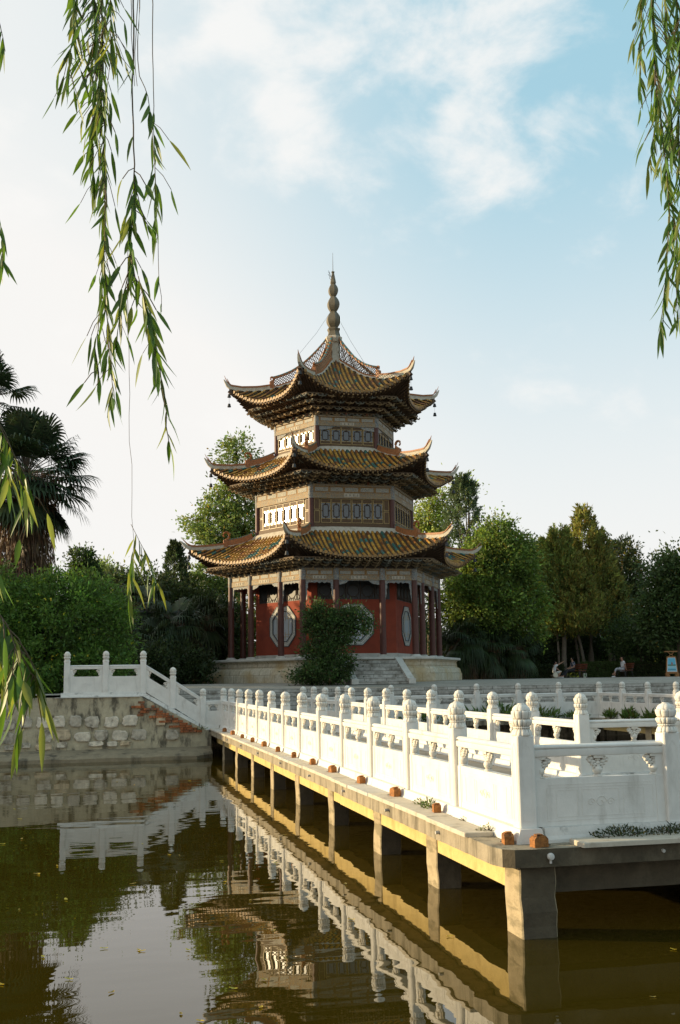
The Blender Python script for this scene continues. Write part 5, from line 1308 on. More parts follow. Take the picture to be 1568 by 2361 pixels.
# --- weeds
def weed(x, y, z, s, label, n=60, base=(.045, .075, .018), group='weeds on the bridge and walkway edges', wx=1.):
    root = empty('weed_tuft', (x, y, z)); tag(root, label, 'weed', group)
    a = rng.random(n) * 2 * np.pi; r_ = rng.random(n) ** .7 * s; P_ = np.stack([np.cos(a) * r_ * wx, np.sin(a) * r_, np.zeros(n)], 1); P_[:, 2] = rng.random(n) * s * .8 * (1 - r_ / s * .6)
    D = np.stack([np.cos(a) * .7, np.sin(a) * .7, .5 + rng.random(n)], 1) + rng.normal(0, .3, (n, 3)); V, Fq = leaf_quads(P_, D, s * (.42 if s > .3 else .2) * np.exp(rng.normal(0, .3, n)), s * .12); fast_mesh('leaves', V, Fq, tint(n, base, .25, .1, (.13, .11, .03)), 'leaf', root)
    mb = MB()
    for i in range(7): k = rng.integers(n); mb.tube([(0, 0, -.02), tuple(P_[k] * .6), tuple(P_[k])], .004 + s * .01, 4)
    mb.build('stems', 'bark', root)
weed(4.60, 14.0 + .55, .985, .17, 'leafy green weed tuft behind a rusty box on the ledge, the largest there', 150, wx=.6)
weed(4.60, 15.0, .985, .13, 'low green weed tuft just past the largest one on the ledge', 90, wx=.6)
weed(4.60, 12.28, .985, .10, 'small bright weed tuft on the ledge close to the big corner post', 70)
weed(4.52, 12.05 + .25, .985, .06, 'tiny weed beside the second nearest rusty box', 40)
weed(4.64, 13.2, .985, .07, 'tiny dry weed at the plinth foot between two rusty boxes', 40)
weed(5.85, 11.36, .985, .16, 'dark creeping weed along the foot of the nearest balustrade, centre', 420, (.028, .038, .016), wx=2.4)
weed(6.5, 11.37, .985, .15, 'dark creeping weed along the foot of the nearest balustrade, right end', 380, (.028, .036, .016), wx=2.2)
weed(3.95, 40.05, .95, .22, 'weed tuft at the foot of the short joining panel', 80)
k = 0
for x, s, lb in ((10.2, .45, 'grassy weed clump under the far balustrade, leftmost'), (13.0, .5, 'grassy weed clump under the far balustrade, second from left'), (14.6, .35, 'small grassy weed clump under the middle of the far balustrade'), (16.6, .75, 'biggest bushy weed clump under the far balustrade'), (18.4, .55, 'trailing weed clump right of the biggest one under the far balustrade'), (20.0, .35, 'weed clump in the corner where the far balustrade turns')):
    weed(x, 42.4, .96, s, lb, 260, (.05, .085, .02), wx=1.6)
for y, s, lb in ((41.2, .4, 'weed fringe on the grassy ledge, farthest'), (39.6, .5, 'weed fringe on the grassy ledge, middle'), (37.9, .45, 'weed fringe on the grassy ledge, nearest')):
    r_ = weed(21.0, y, .96, s, lb, 240, (.05, .085, .02), wx=.5)
for x, y, z, s, lb in ((9.1, 18.1, .98, .3, 'green weed seen under the handrail beside the inner corner post'), (8.75, 20.4, .98, .22, 'green sprig seen between vases of the second balustrade'), (9.6, 18.0, .98, .38, 'tall sprig with round leaves behind the shaded inner balustrade')):
    weed(x, y, z, s, lb, 50, (.07, .12, .02))

# --- floating leaves
FL = MB(); FL.add([(0, 0, .004), (.02, .012, .010), (.05, 0, .006), (.02, -.012, .010)], [(0, 1, 2, 3)]); FL.col = (1, 1, 1)
def float_leaf_mesh(colr):
    mb = MB(); mb.col = colr; n = 6
    mid = [(u * .075, .004 * math.sin(u * 5), .004 + .012 * abs(u - .4)) for u in np.linspace(0, 1, n)]; w = [.016 * math.sin(math.pi * min(1, u * .9 + .06)) for u in np.linspace(0, 1, n)]
    mb.loft([[(m_[0], m_[1] - a, m_[2] + .004) for m_, a in zip(mid, w)], mid, [(m_[0], m_[1] + a, m_[2] + .004) for m_, a in zip(mid, w)]], cap=False, closed=False)
    o = mb.build('fl', 'leaf'); me = o.data; bpy.data.objects.remove(o); return me
FLM = [float_leaf_mesh((.55, .42, .05)), float_leaf_mesh((.42, .40, .06)), float_leaf_mesh((.30, .24, .06))]
cnt = 0
pts = [(660, 2212), (318, 2194), (1513, 2298), (1560, 2190), (1112, 2030), (1030, 2160), (820, 2120), (50, 1935), (330, 1945), (415, 1972), (520, 2032), (130, 1995), (800, 2040), (36, 1865), (640, 1990), (660, 1925), (950, 2060)]
for i in range(34):
    pts.append((rng.uniform(0, 640), 1790 + 570 * rng.random() ** 1.4))
for x, y in pts:
    d = fw + rv * ((x - 784) / 2450) + uv * ((1180.5 - y) / 2450); tt = -2.8 / d.z; p = Vector((0, 0, 2.8)) + d * tt
    if p.y > 38.3 or p.x > 4.0 and p.y > 11: continue
    o = link('floating_leaf', FLM[rng.integers(3)]); o.location = (p.x, p.y, .001); o.rotation_euler = (0, 0, rng.random() * 6.3); s = rng.uniform(.7, 1.35); o.scale = (s, s, s)
    tag(o, 'small yellow fallen leaf floating on the dark pond water', 'leaf', 'fallen leaves floating on the pond')

# ================================================================== WILLOWS
def willow_leaves(path, dens, spread, Lr, wr, side_bias=0., rngf=(0, 1)):
    """leaves and the fine twigs that carry them along a hanging strand"""
    path = [np.array(p) for p in path]; seg = [np.linalg.norm(b_ - a_) for a_, b_ in zip(path[:-1], path[1:])]; tot = sum(seg); cum = np.concatenate([[0], np.cumsum(seg)])
    def pt(s): i = min(len(seg) - 1, int(np.searchsorted(cum, s) - 1)); i = max(0, i); return path[i] + (path[i + 1] - path[i]) * ((s - cum[i]) / max(seg[i], 1e-6))
    V, Fq, Cc = [], [], []; tw = []
    n = int(1.7 * dens * tot * (rngf[1] - rngf[0]))
    for i in range(n):
        s = tot * (rngf[0] + (rngf[1] - rngf[0]) * (i + rng.random()) / max(n, 1)); o = pt(s)
        az = rng.random() * 2 * np.pi; hd = np.array([math.cos(az), math.sin(az), 0])
        hd = hd + np.array(rv) * side_bias
        off = .75 * spread * rng.random() ** 1.3
        if off > .03:
            e = o + hd * off + np.array([0, 0, -off * rng.uniform(.8, 2.2)]); tw.append((o, e)); o = e
        tilt = rng.uniform(.08, .60); d = hd * math.sin(tilt) + np.array([0, 0, -math.cos(tilt)]); d /= np.linalg.norm(d)
        L = rng.uniform(*Lr); W = rng.uniform(*wr); sd = np.cross(d, rng.normal(size=3)); sd /= np.linalg.norm(sd); nn = np.cross(d, sd)
        bend = rng.uniform(-.25, .25); k = len(V)
        us = (0, .14, .36, .62, .84, 1.0); ww = (.06, .62, 1.0, .85, .42, .02)
        base_c = np.array((.075, .155, .024)) * rng.uniform(.6, 1.35)
        if rng.random() < (.18 if Lr[1] > .09 else .45): base_c = np.array((.19, .24, .05)) * rng.uniform(.7, 1.2)
        for u, w in zip(us, ww):
            c = o + d * L * u + nn * bend * L * u * u + np.array([0, 0, -.12 * L * u * u]); V += [c - sd * W * w * .5 + nn * W * w * .18, c, c + sd * W * w * .5 + nn * W * w * .18]
        for q in range(5):
            a = k + q * 3; Fq += [(a, a + 1, a + 4, a + 3), (a + 1, a + 2, a + 5, a + 4)]; Cc += [base_c, base_c * .94]
    return (np.array(V), np.array(Fq), np.array(Cc)), tw
def willow(root, strands):
    b = np.array(root.location)
    for (pts, dep, rad, sets) in strands:
        if isinstance(dep, (int, float)): dep = [dep] * len(pts)
        P0 = [np.array(at(x, y, d)) for (x, y), d in zip(pts, dep)]
        # smooth and jitter the path
        P_ = []
        for a_, c_ in zip(P0[:-1], P0[1:]):
            n = max(2, int(np.linalg.norm(c_ - a_) / .05))
            for i in range(n): P_.append(a_ + (c_ - a_) * i / n + rng.normal(0, .0016, 3))
        P_.append(P0[-1])
        mb = MB(); nP = len(P_); mb.tube([tuple(p - b) for p in P_], [rad * .55 * (1 - .5 * i / nP) for i in range(nP)], 5)
        parts = []
        for (dens, spread, Lr, wr, bias, rf_) in sets:
            pr, tw = willow_leaves(P_, dens, spread, Lr, wr, bias, rf_)
            if len(pr[0]): parts.append(pr)
            for o_, e_ in tw: mb.tube([tuple(o_ - b), tuple((o_ + e_) / 2 - b + np.array([0, 0, .008])), tuple(e_ - b)], rad * .32, 4)
        s_ = mb.build('hanging_branch', 'willow_twig', root, True)
        if parts: V, Fq, Cc = join(parts); fast_mesh('leaves', V - b, Fq, Cc, 'willow_leaf', s_)
mat('willow_twig', (.10, .07, .035), .7, .3, 30)
wl = empty('willow_tree', (-4.6, -2.6, -.2)); tag(wl, 'weeping willow whose long leafy strands hang down the left side of the view', 'willow tree', 'weeping willows by the pond')
L1, W1 = (.05, .092), (.008, .013)
A = 2.75
willow(wl, [
 ([(171, -60), (170, 60), (160, 150), (152, 200)], A, .0035, [(85, .05, L1, W1, -.1, (0, 1))]),
 ([(214, -60), (222, 60), (225, 110), (229, 200), (238, 270)], A, .004, [(120, .08, L1, W1, -.1, (0, 1))]),
 ([(232, -60), (236, 100), (236, 200), (240, 300), (243, 400), (243, 470), (240, 560), (236, 640), (228, 720), (222, 800), (228, 870)], A + .06, .004, [(75, .07, L1, W1, -.25, (0, .62)), (44, .05, L1, W1, -.1, (.62, 1))]),
 ([(250, -60), (255, 60), (258, 130)], A - .1, .003, [(90, .06, L1, W1, .25, (0, 1))]),
 ([(215, 200), (212, 300), (214, 380), (218, 440)], A + .1, .003, [(75, .05, L1, W1, -.3, (0, 1))]),
 ([(242, 470), (240, 600), (243, 700), (252, 800), (258, 900), (250, 940)], A + .02, .003, [(52, .055, L1, W1, 0, (0.1, 1))]),
 ([(305, -60), (308, 100), (306, 250), (309, 380), (310, 440), (306, 500), (296, 560), (312, 640), (335, 690), (352, 750), (360, 800), (368, 850), (378, 920), (385, 985), (390, 1030)], A, .0045, [(3, .02, (.05, .08), W1, .4, (.25, .40)), (75, .06, L1, (.010, .016), .05, (.42, .68)), (34, .03, (.055, .095), W1, .1, (.68, 1))]),
 ([(322, -60), (319, 180), (340, 225), (350, 300), (356, 380), (358, 450)], A - .05, .0028, [(16, .05, (.055, .095), (.010, .016), .5, (.50, 1))]),
 ([(352, -60), (352, 200), (356, 380), (361, 520), (367, 650), (372, 720)], A + .08, .0028, [(22, .05, (.06, .11), (.011, .017), .5, (.42, .75)), (8, .03, L1, W1, .1, (.75, 1))]),
 ([(303, -40), (303, 80), (310, 200)], A, .0025, [(3, .02, L1, W1, 0, (0, 1))]),
 ([(318, -40), (311, 120), (316, 200)], A - .1, .0025, []),
 ([(293, 560), (296, 760), (300, 960), (301, 1130), (308, 1250), (300, 1330), (296, 1385)], A, .0016, [(40, .04, (.05, .10), (.009, .014), .15, (.83, 1))]),
 ([(304, 1210), (325, 1255), (345, 1300), (362, 1345)], A, .0014, [(55, .025, (.045, .085), (.007, .011), .2, (.15, 1))]),
 ([(300, 600), (285, 680), (275, 740), (262, 810)], A + .1, .0025, [(55, .05, L1, W1, -.1, (0, 1))]),
 ([(320, 640), (340, 730), (355, 800), (362, 850)], A - .1, .0025, [(60, .045, L1, (.010, .016), .1, (0, 1))]),
])
B = 1.95
L2, W2 = (.045, .085), (.007, .012)
willow(wl, [
 ([(-90, 850), (-30, 930), (10, 1000), (40, 1060), (62, 1110), (80, 1170)], B, .003, [(85, .05, L2, W2, 0, (.25, 1))]),
 ([(-60, 960), (-10, 1010), (12, 1060), (22, 1130)], B - .1, .003, [(80, .05, L2, W2, 0, (.2, 1))]),
 ([(-70, 1330), (-20, 1390), (15, 1440), (40, 1490), (62, 1535), (80, 1565), (92, 1585)], B - .15, .003, [(150, .055, L2, (.010, .016), 0, (.15, 1))]),
 ([(-75, 1345), (-40, 1420), (-10, 1480), (18, 1530), (40, 1570)], B - .05, .003, [(130, .05, L2, (.009, .014), 0, (.15, 1))]),
 ([(-80, 1380), (-30, 1440), (-5, 1500), (8, 1530), (12, 1550)], B - .1, .003, [(110, .05, L2, W2, 0, (.2, 1))]),
 ([(-60, 1240), (-20, 1290), (0, 1330)], B, .0025, [(70, .03, L2, W2, 0, (.3, 1))]),
 ([(-30, -40), (0, 60), (12, 120)], A, .0025, [(40, .03, L1, W1, 0, (.3, 1))]),
 ([(-40, 420), (-8, 480), (8, 560), (6, 620)], A, .0025, [(55, .04, L1, W1, 0, (.2, 1))]),
])
def willow_top(root, tips, bough):
    """trunk, bough high above the frame, and the bare upper lengths of the strands that hang from it"""
    b = root.location; mb = MB(); B_ = [Vector(p) - b for p in bough]
    mb.tube([(0, 0, 0), (.1, .15, 2.5), tuple(B_[0] * .75 + Vector((0, 0, .6))), tuple(B_[0])], [.42, .36, .28, .2], 12)
    mb.tube([tuple(p) for p in B_], [.2 - .15 * i / (len(B_) - 1) for i in range(len(B_))], 10); mb.build('trunk', 'bark', root, True)
    mb = MB()
    for q in tips:
        q = Vector(q) - b; k = min(B_[1:], key=lambda p: (p.xy - q.xy).length); d = k - q
        mb.tube([q, q + Vector((0, 0, 1.4)), q + Vector((d.x * .05, d.y * .05, d.z * .6)), q + Vector((d.x * .35, d.y * .35, d.z * .9)), k], [.0022, .003, .004, .006, .009], 5)
    mb.build('twigs', 'willow_twig', root, True)
    n = 9000; t_ = rng.random(n) * (len(B_) - 1); i_ = np.minimum(t_.astype(int), len(B_) - 2); Bn = np.array([tuple(p) for p in B_])
    P_ = Bn[i_] + (Bn[i_ + 1] - Bn[i_]) * (t_ - i_)[:, None]; st = rng.integers(0, 90, n); ang = st * 2.4; rr = .25 + (st % 9) * .17
    P_ = P_ + np.stack([np.cos(ang) * rr, np.sin(ang) * rr, .35 - rng.random(n) * (.9 + (st % 5) * .32)], 1) + rng.normal(0, .03, (n, 3))
    V, Fq = leaf_quads(P_, rng.normal(0, .35, (n, 3)) + np.array([0, 0, -1.]), .085 * np.exp(rng.normal(0, .25, n)), .013 * np.ones(n)); fast_mesh('crown', V, Fq, tint(n, (.06, .115, .02), .2, .1, (.18, .2, .05)), 'willow_leaf', root)
willow_top(wl, [at(x, y, A) for x, y in ((171, -60), (214, -60), (232, -60), (250, -60), (305, -60), (322, -60), (352, -60), (-30, -40))] + [at(-40, 420, A)] + [at(x, y, B) for x, y in ((-90, 850), (-70, 1330), (-60, 1240), (-80, 1380), (-60, 960))],
           [(-3.6, -1.6, 7.6), (-2.4, 0, 8.8), (-1.2, 1.4, 9.4), (0, 2.6, 9.3), (.9, 3.4, 8.9)])
wr_ = empty('willow_tree', (5.6, -2.2, -.2)); tag(wr_, 'weeping willow whose leafy strands hang into the upper right corner', 'willow tree', 'weeping willows by the pond')
Cc_ = 3.1
willow(wr_, [
 ([(1503, -60), (1506, 60), (1509, 150), (1514, 210), (1525, 300), (1536, 380), (1541, 450), (1545, 520)], Cc_, .004, [(90, .075, L1, W1, 0, (0, .62)), (45, .05, L1, W1, 0, (.62, 1))]),
 ([(1486, -60), (1480, 60), (1476, 150), (1474, 210)], Cc_ + .1, .003, [(48, .045, L1, W1, 0, (0, 1))]),
 ([(1530, -60), (1540, 80), (1545, 200), (1548, 300), (1540, 380)], Cc_ + .15, .003, [(80, .06, L1, W1, .1, (0, 1))]),
 ([(1560, -60), (1566, 100), (1568, 220), (1566, 340), (1566, 430)], Cc_, .003, [(80, .07, L1, W1, 0, (0, 1))]),
 ([(1586, -60), (1586, 200), (1580, 400), (1572, 560), (1570, 680)], Cc_ - .1, .003, [(75, .07, L1, W1, -.1, (0, 1))]),
 ([(1518, 240), (1508, 300), (1500, 360), (1495, 390)], Cc_ + .1, .0025, [(48, .03, L1, W1, -.1, (0, 1))]),
 ([(1543, 500), (1540, 570), (1536, 640), (1528, 720), (1520, 770)], Cc_, .0025, [(55, .035, L1, W1, 0, (.1, 1))]),
 ([(1552, 480), (1560, 560), (1558, 640), (1562, 740)], Cc_ + .1, .0025, [(55, .05, L1, W1, 0, (0, 1))]),
])
willow_top(wr_, [at(x, y, Cc_) for x, y in ((1503, -60), (1486, -60), (1530, -60), (1560, -60), (1586, -60))], [(4.6, -1.2, 7.4), (3.6, .2, 8.8), (2.7, 1.6, 9.3), (1.9, 2.8, 9.0)])
# ================================================================== PEOPLE, BENCHES, SIGN
def skin_mesh(joints, edges, root=0, sub=2):
    """joints: [(x, y, z, r)] grown into one continuous surface"""
    me = bpy.data.meshes.new('skin'); me.from_pydata([j[:3] for j in joints], edges, []); o = bpy.data.objects.new('skin', me); col.objects.link(o)
    sk = o.modifiers.new('skin', 'SKIN'); sk.use_smooth_shade = True
    lay = me.skin_vertices[0].data
    for i, j in enumerate(joints): lay[i].radius = (j[3], j[3]); lay[i].use_root = (i == root)
    ss = o.modifiers.new('sub', 'SUBSURF'); ss.levels = ss.render_levels = sub
    dg = bpy.context.evaluated_depsgraph_get(); ev = o.evaluated_get(dg); m2 = bpy.data.meshes.new_from_object(ev); bpy.data.objects.remove(o)
    return m2
def paint(me, colr, mname='cloth'):
    me.materials.clear(); me.materials.append(MATS[mname])
    a = me.attributes.new('Col', 'FLOAT_COLOR', 'CORNER'); n = len(me.loops); a.data.foreach_set('color', np.tile(np.array([*colr, 1], np.float32), n)); return me
def limb_hand(J, E, wrist, pdir, palm, s=1.):
    """five separate fingers rooted in a palm"""
    w = Vector(J[wrist][:3]); d = Vector(pdir).normalized(); sd = Vector(palm).normalized(); k = len(J)
    pc = w + d * .07; J.append((*pc, .026)); E.append((wrist, k))
    for i, (o_, L) in enumerate(((-.027, .062), (-.009, .074), (.009, .07), (.026, .055))):
        a = pc + d * .035 + sd * o_; b = a + d * L * .55 + Vector((0, 0, -.006)); c = a + d * L + Vector((0, 0, -.02)); q = len(J)
        J += [(*a, .0095), (*b, .0085), (*c, .0075)]; E += [(k, q), (q, q + 1), (q + 1, q + 2)]
    a = w + d * .035 - sd * .035; b = a + d * .035 - sd * .02; q = len(J); J += [(*a, .011), (*b, .009)]; E += [(k, q), (q, q + 1)]
def person(loc, rz, label, pose, shirt, trousers, shoes, hair_col=(.012, .009, .008), skin=(.38, .21, .14), pattern=None):
    """pose: dict of joints, x forward, y left, z up from the ground under the hips"""
    root = empty('person', loc, rz); tag(root, label, 'person', 'people resting at the back of the plaza'); p = pose
    J, E = [], []
    def a(k, r_): J.append((*p[k], r_)); return len(J) - 1
    hip = a('hip', .125); wst = a('waist', .115); ch = a('chest', .135); nk = a('neck', .052); hd0 = a('chin', .062); hd1 = a('head', .098); hd2 = a('crown', .070)
    E += [(hip, wst), (wst, ch), (ch, nk), (nk, hd0), (hd0, hd1), (hd1, hd2)]
    for s in ('l', 'r'):
        sh = a('sh' + s, .058); el = a('el' + s, .042); wr = a('wr' + s, .028); E += [(ch, sh), (sh, el), (el, wr)]
        limb_hand(J, E, wr, Vector(p['wr' + s]) - Vector(p['el' + s]), (0, 1, 0) if abs(p['wr' + s][0] - p['el' + s][0]) > .05 else (1, 0, 0))
        th = a('th' + s, .088); kn = a('kn' + s, .06); an = a('an' + s, .04); he = a('toe' + s, .034); E += [(hip, th), (th, kn), (kn, an), (an, he)]
    body = link('body', paint(skin_mesh(J, E), skin), root)
    # face and ears on the head
    hc = Vector(p['head']); f = (Vector(p['face'])).normalized(); sd = f.cross(Vector((0, 0, 1))).normalized(); up = sd.cross(f)
    fb = MB(); fb.col = tuple(np.array(skin) * .95)
    nb = hc + f * .095; fb.loft([[nb + up * .03 + sd * x for x in (-.008, .008)] + [nb + up * .03 + f * .012], [nb - up * .015 + sd * x for x in (-.016, .016)] + [nb - up * .015 + f * .03]])
    for s in (-1, 1): fb.lathe([(.001, -.03), (.018, -.015), (.02, .012), (.001, .03)], 8, c=tuple(hc + sd * s * .096))
    fb.col = (.02, .015, .012)
    for s in (-1, 1): fb.lathe([(.001, -.008), (.011, 0), (.001, .008)], 8, c=tuple(hc + f * .088 + sd * s * .034 + up * .012))
    fb.col = (.25, .08, .07); m0 = hc + f * .088 - up * .05; fb.tube([m0 - sd * .022, m0 + f * .004, m0 + sd * .022], .006, 5)
    fb.build('face', 'cloth', body, True)
    hj = [(*(hc + up * .045 - f * .02), .108), (*(hc + up * .02 - f * .05), .100), (*(hc - up * .04 - f * .07), .07)]
    link('hair', paint(skin_mesh(hj, [(0, 1), (1, 2)]), hair_col), root)
    J = [(*p['hip'], .135), (*p['waist'], .132), (*p['chest'], .152), (*p['neck'], .062)]; E = [(0, 1), (1, 2), (2, 3)]
    for s in ('l', 'r'):
        q = len(J); m_ = Vector(p['sh' + s]).lerp(Vector(p['el' + s]), .7); J += [(*p['sh' + s], .074), (*m_, .066)]; E += [(2, q), (q, q + 1)]
    sm = paint(skin_mesh(J, E), shirt)
    if pattern:
        a_ = sm.attributes['Col']; n = len(sm.polygons); cc = []
        for pl in sm.polygons:
            c_ = pattern if rng.random() < .3 else shirt; cc += [*c_, 1] * pl.loop_total
        a_.data.foreach_set('color', cc)
    link('shirt', sm, root)
    J = [(*p['hip'], .142)]; E = []
    for s in ('l', 'r'):
        q = len(J); m_ = Vector(p['kn' + s]).lerp(Vector(p['an' + s]), p.get('hem', .85)); J += [(*p['th' + s], .104), (*p['kn' + s], .076), (*m_, .058)]; E += [(0, q), (q, q + 1), (q + 1, q + 2)]
    link('trousers', paint(skin_mesh(J, E), trousers), root)
    for s in ('l', 'r'):
        a0, t0 = Vector(p['an' + s]), Vector(p['toe' + s]); d = (t0 - a0); d.z = 0; d.normalize(); b0 = Vector((a0.x, a0.y, 0)); 
        link('shoe', paint(skin_mesh([(*(b0 - d * .05 + Vector((0, 0, .045))), .044), (*(b0 + d * .08 + Vector((0, 0, .042))), .046), (*(b0 + d * .18 + Vector((0, 0, .035))), .032)], [(0, 1), (1, 2)]), shoes), root)
    return root
def bench(loc, rz, label, col_=(.16, .045, .02)):
    root = empty('park_bench', loc, rz); tag(root, label, 'bench', 'red-brown benches at the back of the plaza')
    for k, (y, z) in enumerate(((.18, .43), (.06, .43), (-.06, .43), (-.18, .43))):
        mb = MB(); mb.col = col_; mb.cbox(-.75, .75, y - .05, y + .05, z, z + .035, .006); mb.build('seat_slat', 'paint', root)
    for k, z in enumerate((.56, .68, .80)):
        mb = MB(); mb.col = col_; mb.cbox(-.75, .75, -.30 - .03 * k, -.27 - .03 * k, z, z + .09, .006); mb.build('back_slat', 'paint', root)
    for x in (-.62, .62):
        mb = MB(); mb.col = (.03, .03, .03); mb.sweep([(x, .22, 0), (x, .20, .41), (x, -.22, .41), (x, -.26, .5), (x, -.37, .88)], [(-.025, -.02), (.025, -.02), (.025, .02), (-.025, .02)], up=(1, 0, 0)); mb.tube([(x, -.2, .42), (x, -.3, 0)], .022, 6); mb.build('side_frame', 'paint', root)
    return root
SIT = dict(hip=(0, 0, .52), waist=(-.03, 0, .68), chest=(-.04, 0, .88), neck=(-.01, 0, 1.05), chin=(.03, 0, 1.12), head=(.03, 0, 1.20), crown=(.01, 0, 1.27), face=(1, 0, -.1),
           shl=(-.03, .17, .97), shr=(-.03, -.17, .97), ell=(.03, .22, .70), elr=(.03, -.22, .70), wrl=(.25, .14, .62), wrr=(.25, -.14, .62),
           thl=(.05, .09, .51), thr=(.05, -.09, .51), knl=(.45, .11, .50), knr=(.45, -.11, .50), anl=(.42, .12, .08), anr=(.50, -.12, .08), toel=(.56, .13, .04), toer=(.64, -.13, .04), hem=.85)
CAMAZ = YAW
def face_left(): return math.pi - CAMAZ       # facing the photograph's left
def face_right(): return -CAMAZ
p = at(1437, 1562, 69.5); gp = (p.x, p.y, GZ)
pose = dict(SIT); pose.update(wrl=(-.12, .24, .55), ell=(-.08, .26, .76), wrr=(-.05, -.24, .52), elr=(-.03, -.24, .74), anl=(.66, .12, .20), toel=(.80, .13, .20), knl=(.47, .11, .55), hem=.62)
person(gp, face_left() + .15, 'person in white T-shirt and pale grey trousers sitting at the right hand bench, turned left', pose, (.62, .62, .64), (.36, .37, .40), (.62, .62, .62))
q = p + Vector((math.cos(CAMAZ), -math.sin(CAMAZ), 0)) * .12; bench((q.x, q.y, GZ), math.pi / 2 + face_left() - math.pi / 2 - math.pi / 2 + .15, 'red-brown bench under the person in the white T-shirt')
p = at(1322, 1562, 69.5)
pose = dict(SIT); pose.update(knl=(.42, .12, .48), knr=(.42, -.12, .48), anl=(.82, .14, .10), anr=(.80, -.14, .10), toel=(.95, .15, .08), toer=(.93, -.15, .08), face=(.6, -.8, 0), hem=.95)
person((p.x, p.y, GZ), face_left() + .35, 'person in dark patterned shirt leaning back on the left hand bench with legs stretched out', pose, (.03, .035, .06), (.02, .02, .024), (.5, .5, .5), pattern=(.34, .34, .38))
q = p + Vector((math.cos(CAMAZ), -math.sin(CAMAZ), 0)) * .25; bench((q.x, q.y, GZ), face_left() - math.pi / 2 + .35, 'red-brown bench under the person in the dark patterned shirt')
p = at(1279, 1562, 68.8)
pose = dict(SIT); pose.update(hip=(0, 0, .30), waist=(.0, 0, .46), chest=(.03, 0, .66), neck=(.06, 0, .82), chin=(.10, 0, .88), head=(.10, 0, .96), crown=(.08, 0, 1.03), face=(1, .2, 0), shl=(.04, .17, .75), shr=(.05, -.17, .76), ell=(.22, .24, .62), elr=(.30, -.18, .88), wrl=(.36, .14, .46), wrr=(.55, -.16, 1.02),
                              thl=(.08, .09, .30), thr=(.08, -.09, .30), knl=(.42, .12, .42), knr=(.42, -.12, .42), anl=(.20, .13, .08), anr=(.20, -.13, .08), toel=(.34, .14, .04), toer=(.34, -.14, .04), hem=.15)
person((p.x, p.y, GZ), face_right(), 'crouching person in a white top reaching one arm out towards the left hand bench', pose, (.62, .62, .62), (.50, .47, .42), (.4, .38, .36))
# low stool carries the crouching person
q = p; st_ = empty('low_stool', (q.x, q.y, GZ)); tag(st_, 'low folding stool under the crouching person in the white top', 'stool')
mb = MB(); mb.col = (.05, .05, .06); mb.cbox(-.17, .13, -.15, .15, .165, .19, .008); mb.build('seat', 'paint', st_)
for x in (-.14, .10):
    mb = MB(); mb.col = (.1, .1, .1); mb.tube([(x, -.14, .17), (-x, .14, 0)], .012, 6); mb.tube([(x, .14, .17), (-x, -.14, 0)], .012, 6); mb.build('leg', 'paint', st_)
# pale round bag by the crouching person
q = at(1281, 1552, 68.3); bag = empty('shoulder_bag', (q.x, q.y, GZ)); tag(bag, 'pale round shoulder bag on the ground by the crouching person', 'bag')
mb = MB(); mb.col = (.52, .46, .36); mb.M = Matrix.Translation((0, 0, .19)) @ Matrix.Rotation(R(80), 4, 'X'); mb.lathe([(.02, -.06), (.15, -.055), (.18, 0), (.15, .055), (.02, .06)], 18); mb.build('pouch', 'cloth', bag, True, 50)
mb = MB(); mb.col = (.12, .09, .06); mb.tube([(-.16, 0, .22), (-.12, .02, .40), (0, .03, .47), (.12, .02, .40), (.16, 0, .22)], .010, 6); mb.build('strap', 'cloth', bag)
# small white drinks carton left by the hedge
q = at(1349, 1560, 69.8); ct = empty('small_notice', (q.x, q.y, GZ)); tag(ct, 'small white box standing on the ground between the two benches', 'box')
mb = MB(); mb.col = (.55, .56, .46); mb.cbox(-.11, .11, -.06, .06, 0, .28, .006); mb.build('carton', 'paint', ct); mb = MB(); mb.col = (.20, .32, .18); mb.box(-.07, .07, -.0635, -.058, .08, .22); mb.build('label_patch', 'paint', ct)

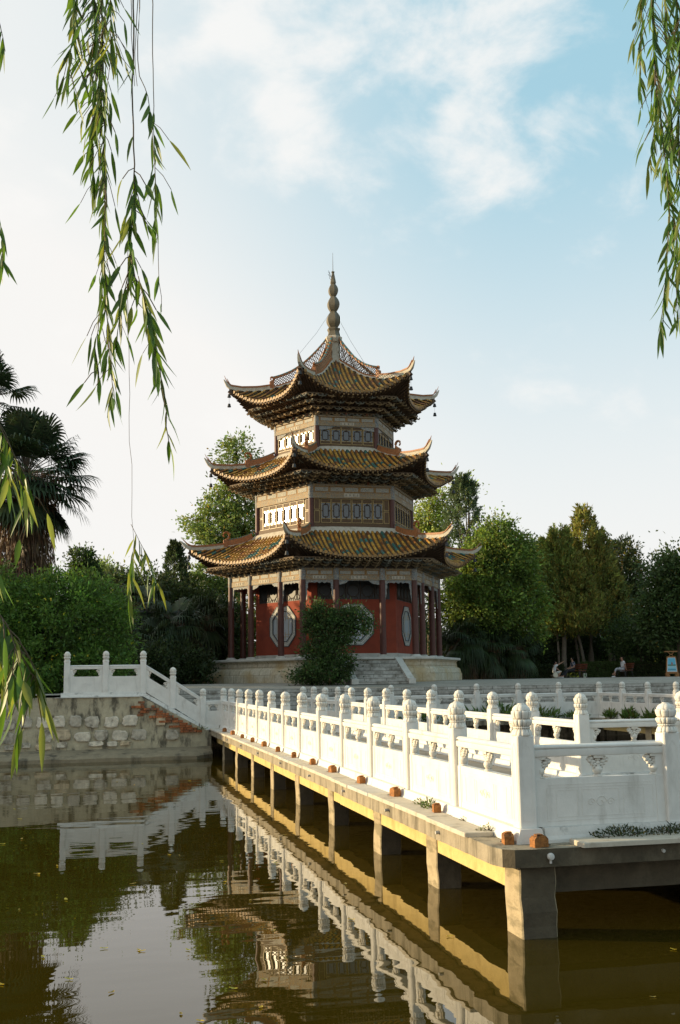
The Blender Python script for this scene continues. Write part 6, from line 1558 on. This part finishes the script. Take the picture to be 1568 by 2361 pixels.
# wooden display board at the right edge
q = at(1551, 1571, 66); sg = empty('display_board', (q.x, q.y, plaza_z(q.y)), -CAMAZ * .6); tag(sg, 'wooden display board with a blue pagoda picture at the right edge of the plaza', 'sign')
WD = (.25, .115, .035)
def sp_(mb, name, m_='paint'): return mb.build(name, m_, sg)
for s in (-1, 1):
    mb = MB(); mb.col = WD; mb.sweep([(s * .36, 0, .18), (s * .26, 0, 1.20)], [(-.035, -.03), (.035, -.03), (.035, .03), (-.035, .03)], up=(0, 1, 0)); sp_(mb, 'side_post')
    mb = MB(); mb.col = WD; mb.loft([[(s * .40, y, 0), (s * .20, y, 0), (s * .16, y, .10), (s * .34, y, .22), (s * .42, y, .20)] for y in (-.10, .10)]); sp_(mb, 'foot')
mb = MB(); mb.col = WD; mb.cbox(-.36, .36, -.04, .04, .18, .30, .01); sp_(mb, 'lower_rail')
mb = MB(); mb.col = WD; mb.cbox(-.27, .27, -.04, .04, 1.16, 1.24, .01); sp_(mb, 'upper_rail')
mb = MB(); mb.col = WD
mb.sweep([(-.12, 0, 1.24), (-.05, 0, 1.36), (-.19, 0, 1.50)], [(-.02, -.02), (.02, -.02), (.02, .02), (-.02, .02)], up=(0, 1, 0)); mb.sweep([(.12, 0, 1.24), (.05, 0, 1.36), (.19, 0, 1.50)], [(-.02, -.02), (.02, -.02), (.02, .02), (-.02, .02)], up=(0, 1, 0)); mb.cbox(-.07, .07, -.03, .03, 1.33, 1.39, .01); mb.cbox(-.42, .42, -.05, .05, 1.50, 1.56, .012); sp_(mb, 'roof_ornament')
mb = MB()
def quad(x0, x1, z0, z1, y, c): 
    mb.col = c; k = lambda z: 1 - .26 * (z - .30) / .86
    mb.add([(x0 * k(z0), y, z0), (x1 * k(z0), y, z0), (x1 * k(z1), y, z1), (x0 * k(z1), y, z1)], [(0, 1, 2, 3)])
quad(-.32, .32, .30, 1.16, -.031, (.62, .66, .68)); quad(-.29, .29, .72, 1.13, -.0325, (.12, .42, .58)); quad(-.29, .29, .52, .72, -.0335, (.28, .50, .58)); quad(-.29, .29, .66, .74, -.0345, (.08, .17, .10)); quad(-.03, .06, .70, .88, -.0355, (.35, .12, .08)); quad(-.05, .08, .80, .82, -.0365, (.15, .07, .05)); quad(-.29, .29, .33, .52, -.0335, (.16, .45, .58))
for i in range(9): quad(-.26 + i * .057, -.225 + i * .057, .40, .455, -.035, (.04, .10, .16))
for i in range(14): quad(-.26 + i * .037, -.24 + i * .037, .345, .37, -.035, (.5, .56, .6))
sp_(mb, 'picture_panel')
